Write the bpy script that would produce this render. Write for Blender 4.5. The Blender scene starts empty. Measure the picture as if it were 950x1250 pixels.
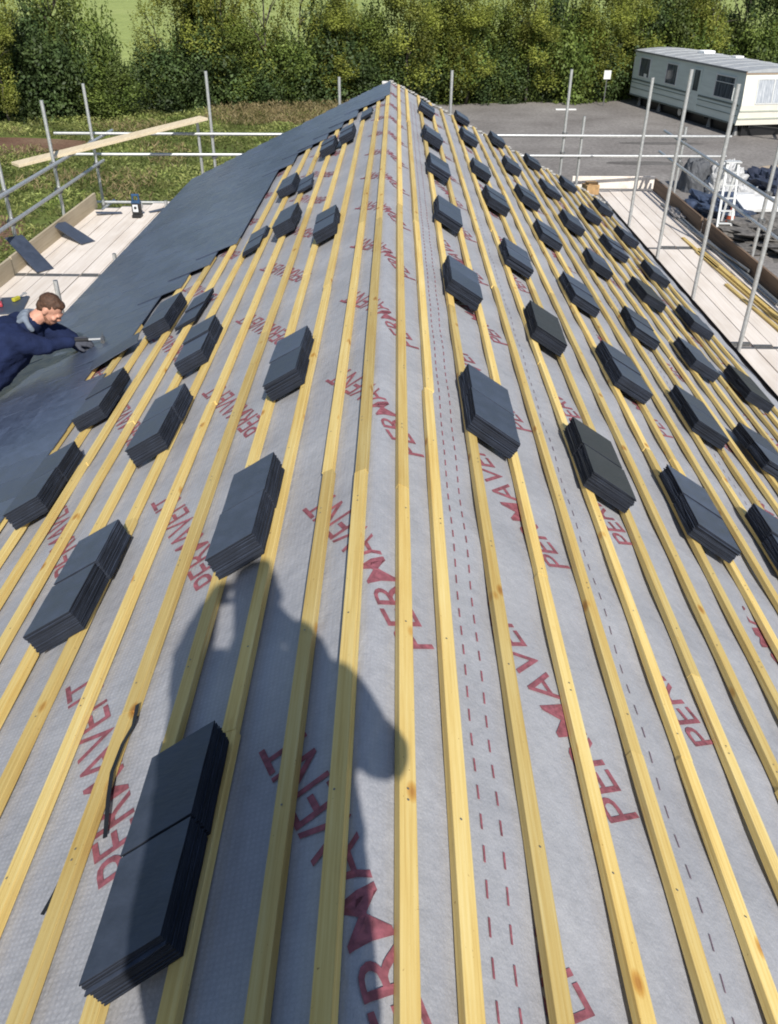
import bpy, bmesh, math, random
import numpy as np
from mathutils import Vector, Matrix, noise as mnoise

R = math.radians
scene = bpy.context.scene
col = scene.collection
rnd = random.Random(7)

# ------------------------------------------------------------------ helpers
def tag(o, label=None, cat=None, group=None, kind=None):
    if label: o['label'] = label
    if cat: o['category'] = cat
    if group: o['group'] = group
    if kind: o['kind'] = kind
    return o

def empty(name, loc=(0, 0, 0), mat=None):
    o = bpy.data.objects.new(name, None)
    col.objects.link(o)
    if mat is not None: o.matrix_world = mat
    else: o.location = loc
    o.empty_display_size = 0.1
    return o

def link(name, me, parent=None):
    o = bpy.data.objects.new(name, me)
    col.objects.link(o)
    if parent is not None: o.parent = parent
    return o

def frame(loc, z, y=(0, 1, 0)):
    z = Vector(z).normalized(); y = Vector(y)
    x = y.cross(z).normalized(); y = z.cross(x)
    return Matrix((( x.x, y.x, z.x, loc[0]), (x.y, y.y, z.y, loc[1]), (x.z, y.z, z.z, loc[2]), (0, 0, 0, 1)))

class MB:
    """collects faces, with a material slot and a brightness tint per face"""
    def __init__(self): self.v = []; self.f = []; self.m = []; self.t = []
    def face(self, pts, m=0, t=1.0):
        b = len(self.v); self.v += [tuple(p) for p in pts]
        self.f.append(tuple(range(b, b + len(pts)))); self.m.append(m); self.t.append(t)
    def mesh(self, vs, fs, m=0, t=1.0):
        b = len(self.v); self.v += [tuple(p) for p in vs]
        for f in fs:
            self.f.append(tuple(b + i for i in f)); self.m.append(m); self.t.append(t)
    def box(self, mat, sx, sy, sz, m=0, t=1.0, j=0.0, bev=0.0):
        vs = []
        for z in (-1, 1):
            for x, y in ((-1, -1), (1, -1), (1, 1), (-1, 1)):
                p = Vector((x*sx/2 + rnd.uniform(-j, j), y*sy/2 + rnd.uniform(-j, j), z*sz/2))
                vs.append(mat @ p)
        self.mesh(vs, [(3, 2, 1, 0), (4, 5, 6, 7), (0, 1, 5, 4), (1, 2, 6, 5), (2, 3, 7, 6), (3, 0, 4, 7)], m, t)
    def abox(self, c, s, m=0, t=1.0, j=0.0): self.box(Matrix.Translation(c), s[0], s[1], s[2], m, t, j)
    def bar(self, p0, p1, w, h, up=(0, 0, 1), m=0, t=1.0):
        p0 = Vector(p0); p1 = Vector(p1); d = p1 - p0
        z = Vector(up); z = (z - d.normalized()*z.dot(d.normalized())).normalized()
        self.box(frame((p0 + p1)/2, z, d), w, d.length, h, m, t)
    def tube(self, p0, p1, r, n=10, m=0, t=1.0, r1=None, cap=True):
        p0 = Vector(p0); p1 = Vector(p1); d = (p1 - p0).normalized()
        a = d.orthogonal().normalized(); b = d.cross(a); r1 = r if r1 is None else r1
        vs = [p0 + (a*math.cos(k*2*math.pi/n) + b*math.sin(k*2*math.pi/n))*r for k in range(n)]
        vs += [p1 + (a*math.cos(k*2*math.pi/n) + b*math.sin(k*2*math.pi/n))*r1 for k in range(n)]
        fs = [(k, (k+1) % n, n + (k+1) % n, n + k) for k in range(n)]
        if cap: fs += [tuple(range(n-1, -1, -1)), tuple(range(n, 2*n))]
        self.mesh(vs, fs, m, t)
    def path(self, pts, r, n=8, m=0, t=1.0):
        for a, b in zip(pts, pts[1:]): self.tube(a, b, r, n, m, t)
    def ell(self, c, r, rot=None, nu=16, nv=10, m=0, t=1.0):
        c = Vector(c); vs = []; fs = []
        M = rot if rot is not None else Matrix.Identity(3)
        for i in range(nv + 1):
            a = math.pi*i/nv
            for k in range(nu):
                b = 2*math.pi*k/nu
                vs.append(c + M @ Vector((r[0]*math.sin(a)*math.cos(b), r[1]*math.sin(a)*math.sin(b), r[2]*math.cos(a))))
        for i in range(nv):
            for k in range(nu):
                fs.append((i*nu + k, i*nu + (k+1) % nu, (i+1)*nu + (k+1) % nu, (i+1)*nu + k)[::-1])
        self.mesh(vs, fs, m, t)
    def cap(self, p0, p1, r0, r1, n=12):
        """tapered capsule"""
        p0 = Vector(p0); p1 = Vector(p1)
        d = (p1 - p0); L = d.length; d = d/L if L > 1e-6 else Vector((0, 0, 1))
        a = d.orthogonal().normalized(); b = d.cross(a)
        rings = []
        for k in range(5):
            th = math.pi/2*(1 - k/4.0)
            rings.append((p0 - d*r0*math.sin(th), max(r0*math.cos(th), 1e-4)))
        for k in range(5):
            th = math.pi/2*k/4.0
            rings.append((p1 + d*r1*math.sin(th), max(r1*math.cos(th), 1e-4)))
        vs = []; fs = []
        for c, r in rings:
            for k in range(n):
                w = 2*math.pi*k/n
                vs.append(c + (a*math.cos(w) + b*math.sin(w))*r)
        for i in range(len(rings) - 1):
            for k in range(n):
                fs.append((i*n + k, i*n + (k+1) % n, (i+1)*n + (k+1) % n, (i+1)*n + k))
        fs.append(tuple(range(n-1, -1, -1))); e = (len(rings)-1)*n; fs.append(tuple(range(e, e+n)))
        self.mesh(vs, fs)
    def data(self, name, mats, smooth=False):
        me = bpy.data.meshes.new(name)
        me.from_pydata([tuple(v) for v in self.v], [], self.f)
        for m in (mats if isinstance(mats, (list, tuple)) else [mats]): me.materials.append(m)
        me.polygons.foreach_set('material_index', self.m)
        at = me.attributes.new('tint', 'FLOAT', 'FACE'); at.data.foreach_set('value', self.t)
        if smooth: me.polygons.foreach_set('use_smooth', [True]*len(self.f))
        me.update(); return me
    def build(self, name, mats, parent=None, smooth=False, bevel=0.0):
        o = link(name, self.data(name, mats, smooth), parent)
        if bevel:
            b = o.modifiers.new('Bevel', 'BEVEL'); b.width = bevel; b.segments = 2; b.limit_method = 'ANGLE'
        return o

def fuse(mb, name, material, parent=None, voxel=0.012, it=6):
    """joins the collected capsules into one continuous surface"""
    me = mb.data(name + '_raw', material)
    o = bpy.data.objects.new(name + '_raw', me); col.objects.link(o)
    r = o.modifiers.new('Remesh', 'REMESH'); r.mode = 'VOXEL'; r.voxel_size = voxel; r.use_smooth_shade = True
    s = o.modifiers.new('Smooth', 'SMOOTH'); s.iterations = it; s.factor = 0.5
    dg = bpy.context.evaluated_depsgraph_get(); dg.update()
    out = bpy.data.meshes.new_from_object(o.evaluated_get(dg))
    out.name = name
    bpy.data.objects.remove(o)
    out.materials.clear(); out.materials.append(material)
    out.polygons.foreach_set('material_index', [0]*len(out.polygons))
    out.polygons.foreach_set('use_smooth', [True]*len(out.polygons))
    at = out.attributes.get('tint')
    if at: out.attributes.remove(at)
    at = out.attributes.new('tint', 'FLOAT', 'FACE'); at.data.foreach_set('value', [1.0]*len(out.polygons))
    return link(name, out, parent)

# ------------------------------------------------------------------ materials
def nodes_of(name):
    m = bpy.data.materials.new(name); m.use_nodes = True
    nt = m.node_tree; return m, nt, nt.nodes, nt.links, nt.nodes['Principled BSDF']

def mix(nt, a, b, fac, blend='MIX'):
    n = nt.nodes.new('ShaderNodeMix'); n.data_type = 'RGBA'; n.blend_type = blend
    for sock, val in ((n.inputs[0], fac), (n.inputs[6], a), (n.inputs[7], b)):
        if hasattr(val, 'links'): nt.links.new(val, sock)
        elif isinstance(val, (int, float)): sock.default_value = val
        else: sock.default_value = tuple(val)[:3] + (1,)
    return n.outputs[2]

def coord(nt, scale=(1, 1, 1), kind='Object'):
    tc = nt.nodes.new('ShaderNodeTexCoord'); mp = nt.nodes.new('ShaderNodeMapping')
    mp.inputs['Scale'].default_value = scale
    nt.links.new(tc.outputs[kind], mp.inputs[0]); return mp.outputs[0]

def noise_n(nt, vec, scale, detail=4, rough=0.55):
    n = nt.nodes.new('ShaderNodeTexNoise'); n.inputs['Scale'].default_value = scale
    n.inputs['Detail'].default_value = detail; n.inputs['Roughness'].default_value = rough
    nt.links.new(vec, n.inputs['Vector']); return n.outputs['Fac']

def ramp(nt, fac, stops):
    r = nt.nodes.new('ShaderNodeValToRGB'); e = r.color_ramp.elements
    while len(e) < len(stops): e.new(0.5)
    for k, (p, c) in enumerate(stops):
        e[k].position = p; e[k].color = (tuple(c) if not isinstance(c, (int, float)) else (c, c, c)) + (1,)
    nt.links.new(fac, r.inputs[0]); return r.outputs[0]

def tinted(nt, colr):
    a = nt.nodes.new('ShaderNodeAttribute'); a.attribute_name = 'tint'
    return mix(nt, colr, a.outputs['Color'], 1.0, 'MULTIPLY')

def bump(nt, p, fac, strength, dist=0.01):
    b = nt.nodes.new('ShaderNodeBump'); b.inputs['Strength'].default_value = strength; b.inputs['Distance'].default_value = dist
    nt.links.new(fac, b.inputs['Height']); nt.links.new(b.outputs[0], p.inputs['Normal'])

def simple(name, c, rough=0.6, var=0.25, scale=8.0, stretch=(1, 1, 1), metal=0.0, bmp=0.0, c2=None, spec=0.5, detail=5):
    m, nt, N, L, p = nodes_of(name)
    v = coord(nt, stretch); f = noise_n(nt, v, scale, detail)
    c = Vector(c)
    lo = c*(1 - var); hi = Vector(c2) if c2 else c*(1 + var)
    out = ramp(nt, f, [(0.3, tuple(lo)), (0.7, tuple(hi))])
    L.new(tinted(nt, out), p.inputs['Base Color'])
    p.inputs['Roughness'].default_value = rough; p.inputs['Metallic'].default_value = metal
    p.inputs['Specular IOR Level'].default_value = spec
    if bmp: bump(nt, p, f, bmp)
    return m

# roofing membrane: grey felt with a fine woven scrim
def m_membrane():
    m, nt, N, L, p = nodes_of('roofing_membrane')
    uv = coord(nt, (1, 1, 1), 'UV')
    big = noise_n(nt, uv, 2.3, 5); fine = noise_n(nt, uv, 32, 5); felt = noise_n(nt, uv, 260, 2)
    base = ramp(nt, big, [(0.3, (0.352, 0.355, 0.380)), (0.7, (0.428, 0.431, 0.455))])
    base = mix(nt, base, ramp(nt, fine, [(0.3, 0.78), (0.68, 1.1)]), 0.30, 'MULTIPLY')
    base = mix(nt, base, ramp(nt, felt, [(0.3, 0.8), (0.7, 1.15)]), 0.5, 'MULTIPLY')
    w1 = N.new('ShaderNodeTexWave'); w1.bands_direction = 'X'; w1.inputs['Scale'].default_value = 22; w1.inputs['Distortion'].default_value = 0.4
    w2 = N.new('ShaderNodeTexWave'); w2.bands_direction = 'Y'; w2.inputs['Scale'].default_value = 22; w2.inputs['Distortion'].default_value = 0.4
    L.new(uv, w1.inputs[0]); L.new(uv, w2.inputs[0])
    mul = N.new('ShaderNodeMath'); mul.operation = 'MULTIPLY'; L.new(w1.outputs['Fac'], mul.inputs[0]); L.new(w2.outputs['Fac'], mul.inputs[1])
    patch = ramp(nt, noise_n(nt, uv, 1.1, 3), [(0.42, 0.0), (0.6, 1.0)])
    sep = N.new('ShaderNodeSeparateXYZ'); L.new(uv, sep.inputs[0])
    rng = N.new('ShaderNodeMapRange'); L.new(sep.outputs[0], rng.inputs[0]); rng.inputs[1].default_value = 0.3; rng.inputs[2].default_value = -0.7; rng.inputs[3].default_value = 0.05; rng.inputs[4].default_value = 0.45
    base = mix(nt, base, ramp(nt, mul.outputs[0], [(0.0, 0.80), (0.6, 1.12)]), rng.outputs[0], 'MULTIPLY')
    dust = ramp(nt, noise_n(nt, uv, 140, 2), [(0.66, 0.0), (0.72, 1.0)]); area = ramp(nt, noise_n(nt, uv, 1.7, 3), [(0.45, 0.0), (0.65, 0.5)])
    dm = N.new('ShaderNodeMath'); dm.operation = 'MULTIPLY'; L.new(dust, dm.inputs[0]); L.new(area, dm.inputs[1])
    base = mix(nt, base, (0.55, 0.47, 0.33), dm.outputs[0])
    scuff = noise_n(nt, coord(nt, (3, 1, 1), 'UV'), 3.1, 6, 0.7)
    base = mix(nt, base, ramp(nt, scuff, [(0.30, 0.72), (0.42, 1.0), (0.62, 1.0), (0.75, 1.16)]), 0.35, 'MULTIPLY')
    L.new(base, p.inputs['Base Color']); p.inputs['Roughness'].default_value = 0.62
    add = N.new('ShaderNodeMath'); add.operation = 'MULTIPLY_ADD'; L.new(mul.outputs[0], add.inputs[0]); add.inputs[1].default_value = 0.014
    wr = noise_n(nt, coord(nt, (1, 0.55, 1), 'UV'), 9, 6, 0.6)
    L.new(wr, add.inputs[2]); bump(nt, p, add.outputs[0], 0.5, 0.026)
    return m

def m_batten():
    m, nt, N, L, p = nodes_of('yellow_treated_batten')
    g = noise_n(nt, coord(nt, (70, 1.0, 70)), 1.7, 7, 0.66)
    base = ramp(nt, g, [(0.28, (0.64, 0.43, 0.13)), (0.5, (0.80, 0.60, 0.22)), (0.75, (0.88, 0.72, 0.34))])
    blotch = noise_n(nt, coord(nt, (6, 1.1, 6)), 1.7, 4)
    base = mix(nt, base, ramp(nt, blotch, [(0.3, (0.84, 0.73, 0.50)), (0.62, (1, 1, 1))]), 0.6, 'MULTIPLY')
    vo = N.new('ShaderNodeTexVoronoi'); vo.inputs['Scale'].default_value = 1.0
    L.new(coord(nt, (8, 4.2, 8)), vo.inputs['Vector'])
    knot = ramp(nt, vo.outputs['Distance'], [(0.05, (0.55, 0.30, 0.12)), (0.10, (0.80, 0.60, 0.35)), (0.15, (1, 1, 1))])
    base = mix(nt, base, knot, 0.85, 'MULTIPLY')
    spots = noise_n(nt, coord(nt, (40, 25, 40)), 3.0, 2)
    base = mix(nt, base, ramp(nt, spots, [(0.22, (0.35, 0.22, 0.12)), (0.28, (1, 1, 1))]), 0.8, 'MULTIPLY')
    L.new(tinted(nt, base), p.inputs['Base Color']); p.inputs['Roughness'].default_value = 0.65
    bump(nt, p, g, 0.45, 0.004)
    return m

def m_slate(name, c, rough, spec=.5):
    m, nt, N, L, p = nodes_of(name)
    o = coord(nt, (1, 1, 1)); f = noise_n(nt, o, 14, 6, 0.65); b = noise_n(nt, o, 1.4, 3)
    c = Vector(c)
    base = ramp(nt, f, [(0.3, tuple(c*0.75)), (0.7, tuple(c*1.3))])
    base = mix(nt, base, ramp(nt, b, [(0.3, 0.8), (0.7, 1.2)]), 0.6, 'MULTIPLY')
    L.new(tinted(nt, base), p.inputs['Base Color'])
    L.new(ramp(nt, f, [(0.3, rough - 0.08), (0.7, rough + 0.1)]), p.inputs['Roughness'])
    p.inputs['Specular IOR Level'].default_value = spec
    bump(nt, p, noise_n(nt, coord(nt, (1, 3, 1)), 30, 5), 0.3, 0.004)
    return m

def m_board(name, c, c2, knots=0.6):
    m, nt, N, L, p = nodes_of(name)
    g = noise_n(nt, coord(nt, (26, 0.8, 26)), 1.5, 6, 0.62)
    base = ramp(nt, g, [(0.28, c), (0.7, c2)])
    st = noise_n(nt, coord(nt, (3, 1, 3)), 1.3, 5)
    base = mix(nt, base, ramp(nt, st, [(0.25, (0.62, 0.56, 0.5)), (0.55, (1, 1, 1))]), knots, 'MULTIPLY')
    L.new(tinted(nt, base), p.inputs['Base Color']); p.inputs['Roughness'].default_value = 0.8
    bump(nt, p, g, 0.3, 0.004); return m

def m_leaf(name, c1, c2, trans=0.3):
    m, nt, N, L, p = nodes_of(name)
    f = noise_n(nt, coord(nt, (1, 1, 1)), 1.2, 3)
    base = tinted(nt, ramp(nt, f, [(0.3, c1), (0.7, c2)]))
    L.new(base, p.inputs['Base Color']); p.inputs['Roughness'].default_value = 0.55; p.inputs['Specular IOR Level'].default_value = 0.3
    t = N.new('ShaderNodeBsdfTranslucent'); L.new(base, t.inputs['Color'])
    mx = N.new('ShaderNodeMixShader'); mx.inputs[0].default_value = trans
    out = N['Material Output']; L.new(p.outputs[0], mx.inputs[1]); L.new(t.outputs[0], mx.inputs[2]); L.new(mx.outputs[0], out.inputs[0])
    return m

def m_ground(name, cols, scales, rough=0.95, bmp=0.5):
    m, nt, N, L, p = nodes_of(name)
    o = coord(nt)
    a = noise_n(nt, o, scales[0], 6, 0.65); b = noise_n(nt, o, scales[1], 5, 0.7)
    base = ramp(nt, a, [(0.3, cols[0]), (0.5, cols[1]), (0.7, cols[2])])
    base = mix(nt, base, ramp(nt, b, [(0.3, 0.55), (0.7, 1.35)]), 0.7, 'MULTIPLY')
    base = mix(nt, base, ramp(nt, noise_n(nt, o, 42, 3, .7), [(0.3, 0.62), (0.7, 1.3)]), 0.6, 'MULTIPLY')
    L.new(base, p.inputs['Base Color']); p.inputs['Roughness'].default_value = rough
    p.inputs['Specular IOR Level'].default_value = 0.15
    bump(nt, p, b, bmp, 0.05); return m

def m_brick():
    m, nt, N, L, p = nodes_of('brickwork')
    bt = N.new('ShaderNodeTexBrick'); bt.inputs['Scale'].default_value = 1
    bt.inputs['Brick Width'].default_value = 0.225; bt.inputs['Row Height'].default_value = 0.075; bt.inputs['Mortar Size'].default_value = 0.006
    bt.inputs['Color1'].default_value = (0.32, 0.12, 0.07, 1); bt.inputs['Color2'].default_value = (0.24, 0.09, 0.06, 1); bt.inputs['Mortar'].default_value = (0.4, 0.37, 0.33, 1)
    L.new(coord(nt, (1, 1, 1), 'UV'), bt.inputs['Vector'])
    L.new(bt.outputs['Color'], p.inputs['Base Color']); p.inputs['Roughness'].default_value = 0.9
    return m

M = dict(
    membrane=m_membrane(), batten=m_batten(),
    ink=simple('red_print', (0.27, 0.085, 0.105), 0.8, 0.4, 45),
    ink_dark=simple('grey_print', (0.17, 0.11, 0.14), 0.7, 0.2, 60),
    slate=m_slate('loose_slate', (0.055, 0.069, 0.102), 0.44),
    slate_edge=m_slate('slate_shaded_edge', (0.013, 0.016, 0.024), 0.75, .2),  # shade on the stack sides and between plates put into this dark colour
    slate_roof=m_slate('laid_slate', (0.066, 0.084, 0.128), 0.36),
    slate_brown=m_slate('brownish_slate', (0.040, 0.042, 0.042), 0.5),
    steel=simple('galvanised_steel', (0.52, 0.53, 0.53), 0.42, 0.15, 30, metal=0.55, bmp=0.05),
    coupler=simple('coupler_steel', (0.20, 0.20, 0.20), 0.5, 0.3, 40, metal=0.6),
    board=m_board('scaffold_board_wood', (0.74, 0.65, 0.56), (0.88, 0.81, 0.74), .4),
    board_new=m_board('pale_plank_wood', (0.62, 0.50, 0.33), (0.78, 0.67, 0.48), 0.3),
    toe_pale=m_board('pale_toe_board', (0.40, 0.33, 0.22), (0.55, 0.47, 0.34), 0.5),
    toe_brown=m_board('shaded_brown_toe_board', (0.13, 0.085, 0.055), (0.22, 0.15, 0.10), 0.6),  # brown darkened, the board's shadow side is put into the colour
    mortar=simple('mortar', (0.40, 0.39, 0.37), 0.9, 0.3, 20, bmp=0.3),
    brick=m_brick(),
    dark=simple('black_plastic', (0.012, 0.012, 0.014), 0.45, 0.3, 20),
    rubber=simple('tyre_rubber', (0.018, 0.018, 0.018), 0.85, 0.3, 20),
    white=simple('white_sheet', (0.74, 0.74, 0.73), 0.6, 0.08, 6),
)

# ------------------------------------------------------------------ the roof's own coordinates
RX, RZ = -0.06, 4.35                      # ridge line (top of battens)
AL, AR = R(24), R(27)                     # pitch of the two slopes
EL, ER = 3.45, 4.22                       # slope length ridge to eave
NEAR = -4.0
def verge(x): return 14.40 + 0.12*(x - RX)
def S(s, y, h=0.0):
    """s = distance down the slope (negative: half-slated side), h = height above the batten tops"""
    if s < 0: return Vector((RX + s*math.cos(AL) - h*math.sin(AL), y, RZ + s*math.sin(AL) + h*math.cos(AL)))
    return Vector((RX + s*math.cos(AR) + h*math.sin(AR), y, RZ - s*math.sin(AR) + h*math.cos(AR)))
def normal(s): return Vector((-math.sin(AL), 0, math.cos(AL))) if s < 0 else Vector((math.sin(AR), 0, math.cos(AR)))
def sag(s, y):
    e = min(1, max(0.0, (abs(s) - 0.1)/0.4))
    return -0.028 - e*(0.010 if s > 0 else 0.005)*(0.5 - 0.5*math.cos(y*2*math.pi/0.6)) + 0.009*e*(mnoise.noise((s*2.6, y*1.9, 3.1)) - 0.4)
def sheet(s, y, up=0.0):
    """a point of the membrane, rounded over the ridge"""
    h = sag(s, y) + up
    q = 0.05
    if abs(s) > q: return S(s, y, h)
    a = S(-q, y, h); b = S(q, y, h); k = (s + q)/(2*q)
    p = a.lerp(b, k); p.z += 0.010*(1 - (s/q)**2); return p

house = empty('bungalow', (0, 0, 0))
tag(house, 'bungalow roof under re-slating, yellow battens over grey membrane, half slated on one slope', 'building')

# membrane ------------------------------------------------------------------
def build_membrane():
    ss = [x for x in np.linspace(-EL, -0.06, 68)] + [-0.05, -0.025, 0, 0.025, 0.05] + [x for x in np.linspace(0.06, ER, 84)]
    ny = 185
    vs = []; uv = []
    for s in ss:
        y1 = verge(S(s, 0).x)
        for j in range(ny):
            y = NEAR + (y1 - NEAR)*j/(ny - 1)
            vs.append(sheet(s, y)); uv.append((s, y))
    fs = [(i*ny + j, (i+1)*ny + j, (i+1)*ny + j + 1, i*ny + j + 1) for i in range(len(ss) - 1) for j in range(ny - 1)]
    me = bpy.data.meshes.new('membrane'); me.from_pydata([tuple(v) for v in vs], [], fs)
    l = me.uv_layers.new(name='UVMap')
    idx = np.zeros(len(me.loops), int); me.loops.foreach_get('vertex_index', idx)
    l.data.foreach_set('uv', np.array(uv)[idx].ravel())
    me.materials.append(M['membrane']); me.polygons.foreach_set('use_smooth', [True]*len(me.polygons))
    return link('membrane', me, house)
membrane = build_membrane()

def build_print():
    cu = bpy.data.curves.new('print', 'FONT'); cu.body = 'PERMAVENT'; cu.size = 1; cu.resolution_u = 3; cu.offset = 0.002; cu.space_character = 0.96
    to = bpy.data.objects.new('print', cu); col.objects.link(to)
    dg = bpy.context.evaluated_depsgraph_get(); dg.update()
    tm = bpy.data.meshes.new_from_object(to.evaluated_get(dg))
    bpy.data.objects.remove(to)
    P = np.array([v.co[:2] for v in tm.vertices]); F = [tuple(p.vertices) for p in tm.polygons]
    lo = P.min(0); hi = P.max(0); P = (P - lo)/(hi - lo)
    mb = MB()
    L, H = 0.91, 0.128
    d = np.array((-0.46, 0.888)); u = np.array((-0.888, -0.46))
    def put(s0, y0, lim=-99):
        bm = bmesh.new()
        vs = [bm.verts.new((s0 + d[0]*a*L + u[0]*b*H, y0 + d[1]*a*L + u[1]*b*H, 0)) for a, b in P]
        for f in F:
            try: bm.faces.new([vs[i] for i in f])
            except ValueError: pass
        for k in (-0.05, 0.0, 0.05) + ((lim,) if lim > 0 else ()):
            bmesh.ops.bisect_plane(bm, geom=bm.verts[:] + bm.edges[:] + bm.faces[:], plane_co=(k, 0, 0), plane_no=(1, 0, 0))
        for f in bm.faces:
            c = f.calc_center_median()
            if max(-EL + .1, lim) < c.x < ER - .1 and c.y < verge(S(c.x, 0).x) - 0.1:
                pts = [sheet(v.co.x, v.co.y, 0.0028) for v in f.verts]
                n = (pts[1] - pts[0]).cross(pts[2] - pts[0])
                if n.z < 0: pts.reverse()
                mb.face(pts, 0, rnd.uniform(0.9, 1.1))
        bm.free()
    for s0, y0 in ((-2.86, 0.4), (-2.13, 0.9), (-1.38, 0.55), (-0.58, 1.19), (0.225, 0.66), (0.86, 0.32), (1.30, 0.75), (2.08, 0.2), (2.8, 0.6), (3.74, 0.9)):
        for k in range(-3, 14): put(s0 + 0.004*k % 0.02, y0 + 1.115*k, {0.86: .45, 1.30: 1.10, 2.08: 1.85, 2.8: 2.6, 3.74: 3.3}.get(s0, -99))
    for s0, m, g in ((0.33, 0, 0.085), (0.385, 0, 0.085), (0.975, 1, 0.095), (1.72, 1, 0.095), (2.45, 1, 0.095)):
        y = -1.0
        while y < 13.5:
            w = 0.0026 if m == 0 else 0.0018
            pts = [sheet(s0 + a, y + b, 0.0028) for a, b in ((-w, 0), (w, 0), (w, 0.043), (-w, 0.043))]
            mb.face(pts, m, 1.0); y += g
    return mb.build('printed_lettering', [M['ink'], M['ink_dark']], membrane)
build_print()

# battens -------------------------------------------------------------------
LB = [0.06, 0.20, 0.395, 0.585, 0.775, 0.965, 1.155, 1.345, 1.535, 1.725, 1.915, 2.11, 2.31]
LEND = [14.4, 13.3, 12.9, 12.5, 12.1, 11.9, 11.6, 11.0, 7.85, 7.5, 7.2, 6.2, 6.15]
LSTART = [NEAR]*12 + [4.9]
RB = [0.12, 0.26, 0.47, 0.685, 0.885, 1.09, 1.295, 1.50, 1.71, 1.91, 2.12, 2.32, 2.53, 2.73, 2.93, 3.14, 3.34, 3.55, 3.74, 3.93]
def batten(s, y0, y1):
    mb = MB(); y = y0; sg = 1 if s > 0 else -1
    n = normal(s); lat = Vector((n.z, 0, -n.x))
    cut = y0 + rnd.uniform(0.8, 3.6)
    while y < y1 - 0.02:
        e = min(cut, y1)
        if y1 - e < 0.35: e = y1
        t = rnd.choice((rnd.uniform(.93, 1.1), rnd.uniform(.95, 1.12), rnd.uniform(.72, .93))); w = 0.0435 + rnd.uniform(-.001, .0012); o = rnd.uniform(-.003, .003); ph = rnd.uniform(0, 50)
        k = max(2, int((e - y)/0.3) + 1); rings = []
        for i in range(k):
            yy = y + 0.0012 + (e - y - 0.0024)*i/(k - 1)
            dx = o + 0.005*mnoise.noise((yy*0.4, ph, s)); dh = 0.0015*mnoise.noise((yy*0.7, s, ph)) - 0.001 + (rnd.uniform(0, .0015))
            c = S(s, yy, dh) + lat*dx
            b = 0.0012
            prof = [(-w/2, -0.025), (-w/2, -b), (-w/2 + b, 0), (w/2 - b, 0), (w/2, -b), (w/2, -0.025)]
            rings.append([c + lat*a + n*q for a, q in prof])
        vs = [p for r in rings for p in r]; fs = []
        for i in range(k - 1):
            for j in range(6): fs.append((i*6 + j, i*6 + (j+1) % 6, (i+1)*6 + (j+1) % 6, (i+1)*6 + j)[::-1])
        fs += [tuple(range(6)), tuple(range((k-1)*6, k*6))[::-1]]
        mb.mesh(vs, fs, 0, t)
        q = math.ceil((y + .02)/.6)*.6
        while q < e - .01:
            qq = q + rnd.uniform(-.012, .012); u = rnd.uniform(-.008, .008)
            for d_ in ((0,) if rnd.random() < .7 else (0, .03)):
                cc = S(s, qq + d_, .0022) + lat*(o + u)
                mb.face([cc + lat*.0032*math.cos(k*1.047) + Vector((0, .0032*math.sin(k*1.047), 0)) for k in range(6)], 1, 1.0)
            q += .6
        y = e; cut = e + rnd.choice((3.0, 3.6, 4.2, 4.8))
    o = mb.build('batten', [M['batten'], M['coupler']], house); return o
for s, a, b in zip(LB, LSTART, LEND): batten(-s, a, min(b, verge(S(-s, 0).x) + 0.02 + rnd.uniform(-.02, .03)))
for s in RB: batten(s, NEAR, verge(S(s, 0).x) + 0.05 + rnd.uniform(-.05, .05))

# laid slates ---------------------------------------------------------------
def build_slating():
    mb = MB(); g = 0.1985; n = normal(-1); lat = Vector((-math.cos(AL), 0, -math.sin(AL)))   # down the slope
    tab = [(-1, 13.05), (.0, 13.0), (.32, 12.84), (.49, 12.55), (.72, 11.97), (1.11, 11.42), (1.45, 10.69), (1.47, 7.6), (1.69, 7.36), (1.85, 7.0), (2.05, 6.84)]
    k = 0; s_low = EL + 0.045
    while s_low > 0.25:
        up = min(0.42, s_low - 0.02); top = s_low - 0.42
        if top > 2.25: spans = [(NEAR, 99)]
        elif top > 2.0: spans = [(NEAR, 5.25), (6.05, 99)]
        else: spans = [(float(np.interp(top, [p[0] for p in tab], [p[1] for p in tab])), 99)]
        y1 = verge(S(-s_low, 0).x) + 0.04
        for a, b in spans:
            b = min(b, y1); y = NEAR - (0.125 if k % 2 else 0)
            if a > NEAR: y = NEAR + math.floor((a - NEAR)/0.2515)*0.2515 - (0.125 if k % 2 else 0)
            while y < b - 0.02:
                e = min(y + 0.25, b)
                hl = 0.0200 + rnd.uniform(-.0012, .0012); hu = 0.003
                low = s_low + rnd.uniform(-.0025, .0025); th = 0.0055
                tw = rnd.uniform(-.0012, .0012)
                q = []
                for z in (0, th):
                    for (ss, yy, hh) in ((low, y + .002, hl + tw), (low, e - .002, hl - tw), (low - up, e - .002, hu), (low - up, y + .002, hu)):
                        q.append(S(-ss, yy, hh + z))
                mb.mesh(q, [(0, 1, 2, 3), (4, 7, 6, 5), (0, 4, 5, 1), (1, 5, 6, 2), (2, 6, 7, 3), (3, 7, 4, 0)], 0, rnd.uniform(0.84, 1.16))
                y += 0.2515
        s_low -= g; k += 1
    return mb.build('slate_covering', M['slate_roof'], house)
build_slating()

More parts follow.
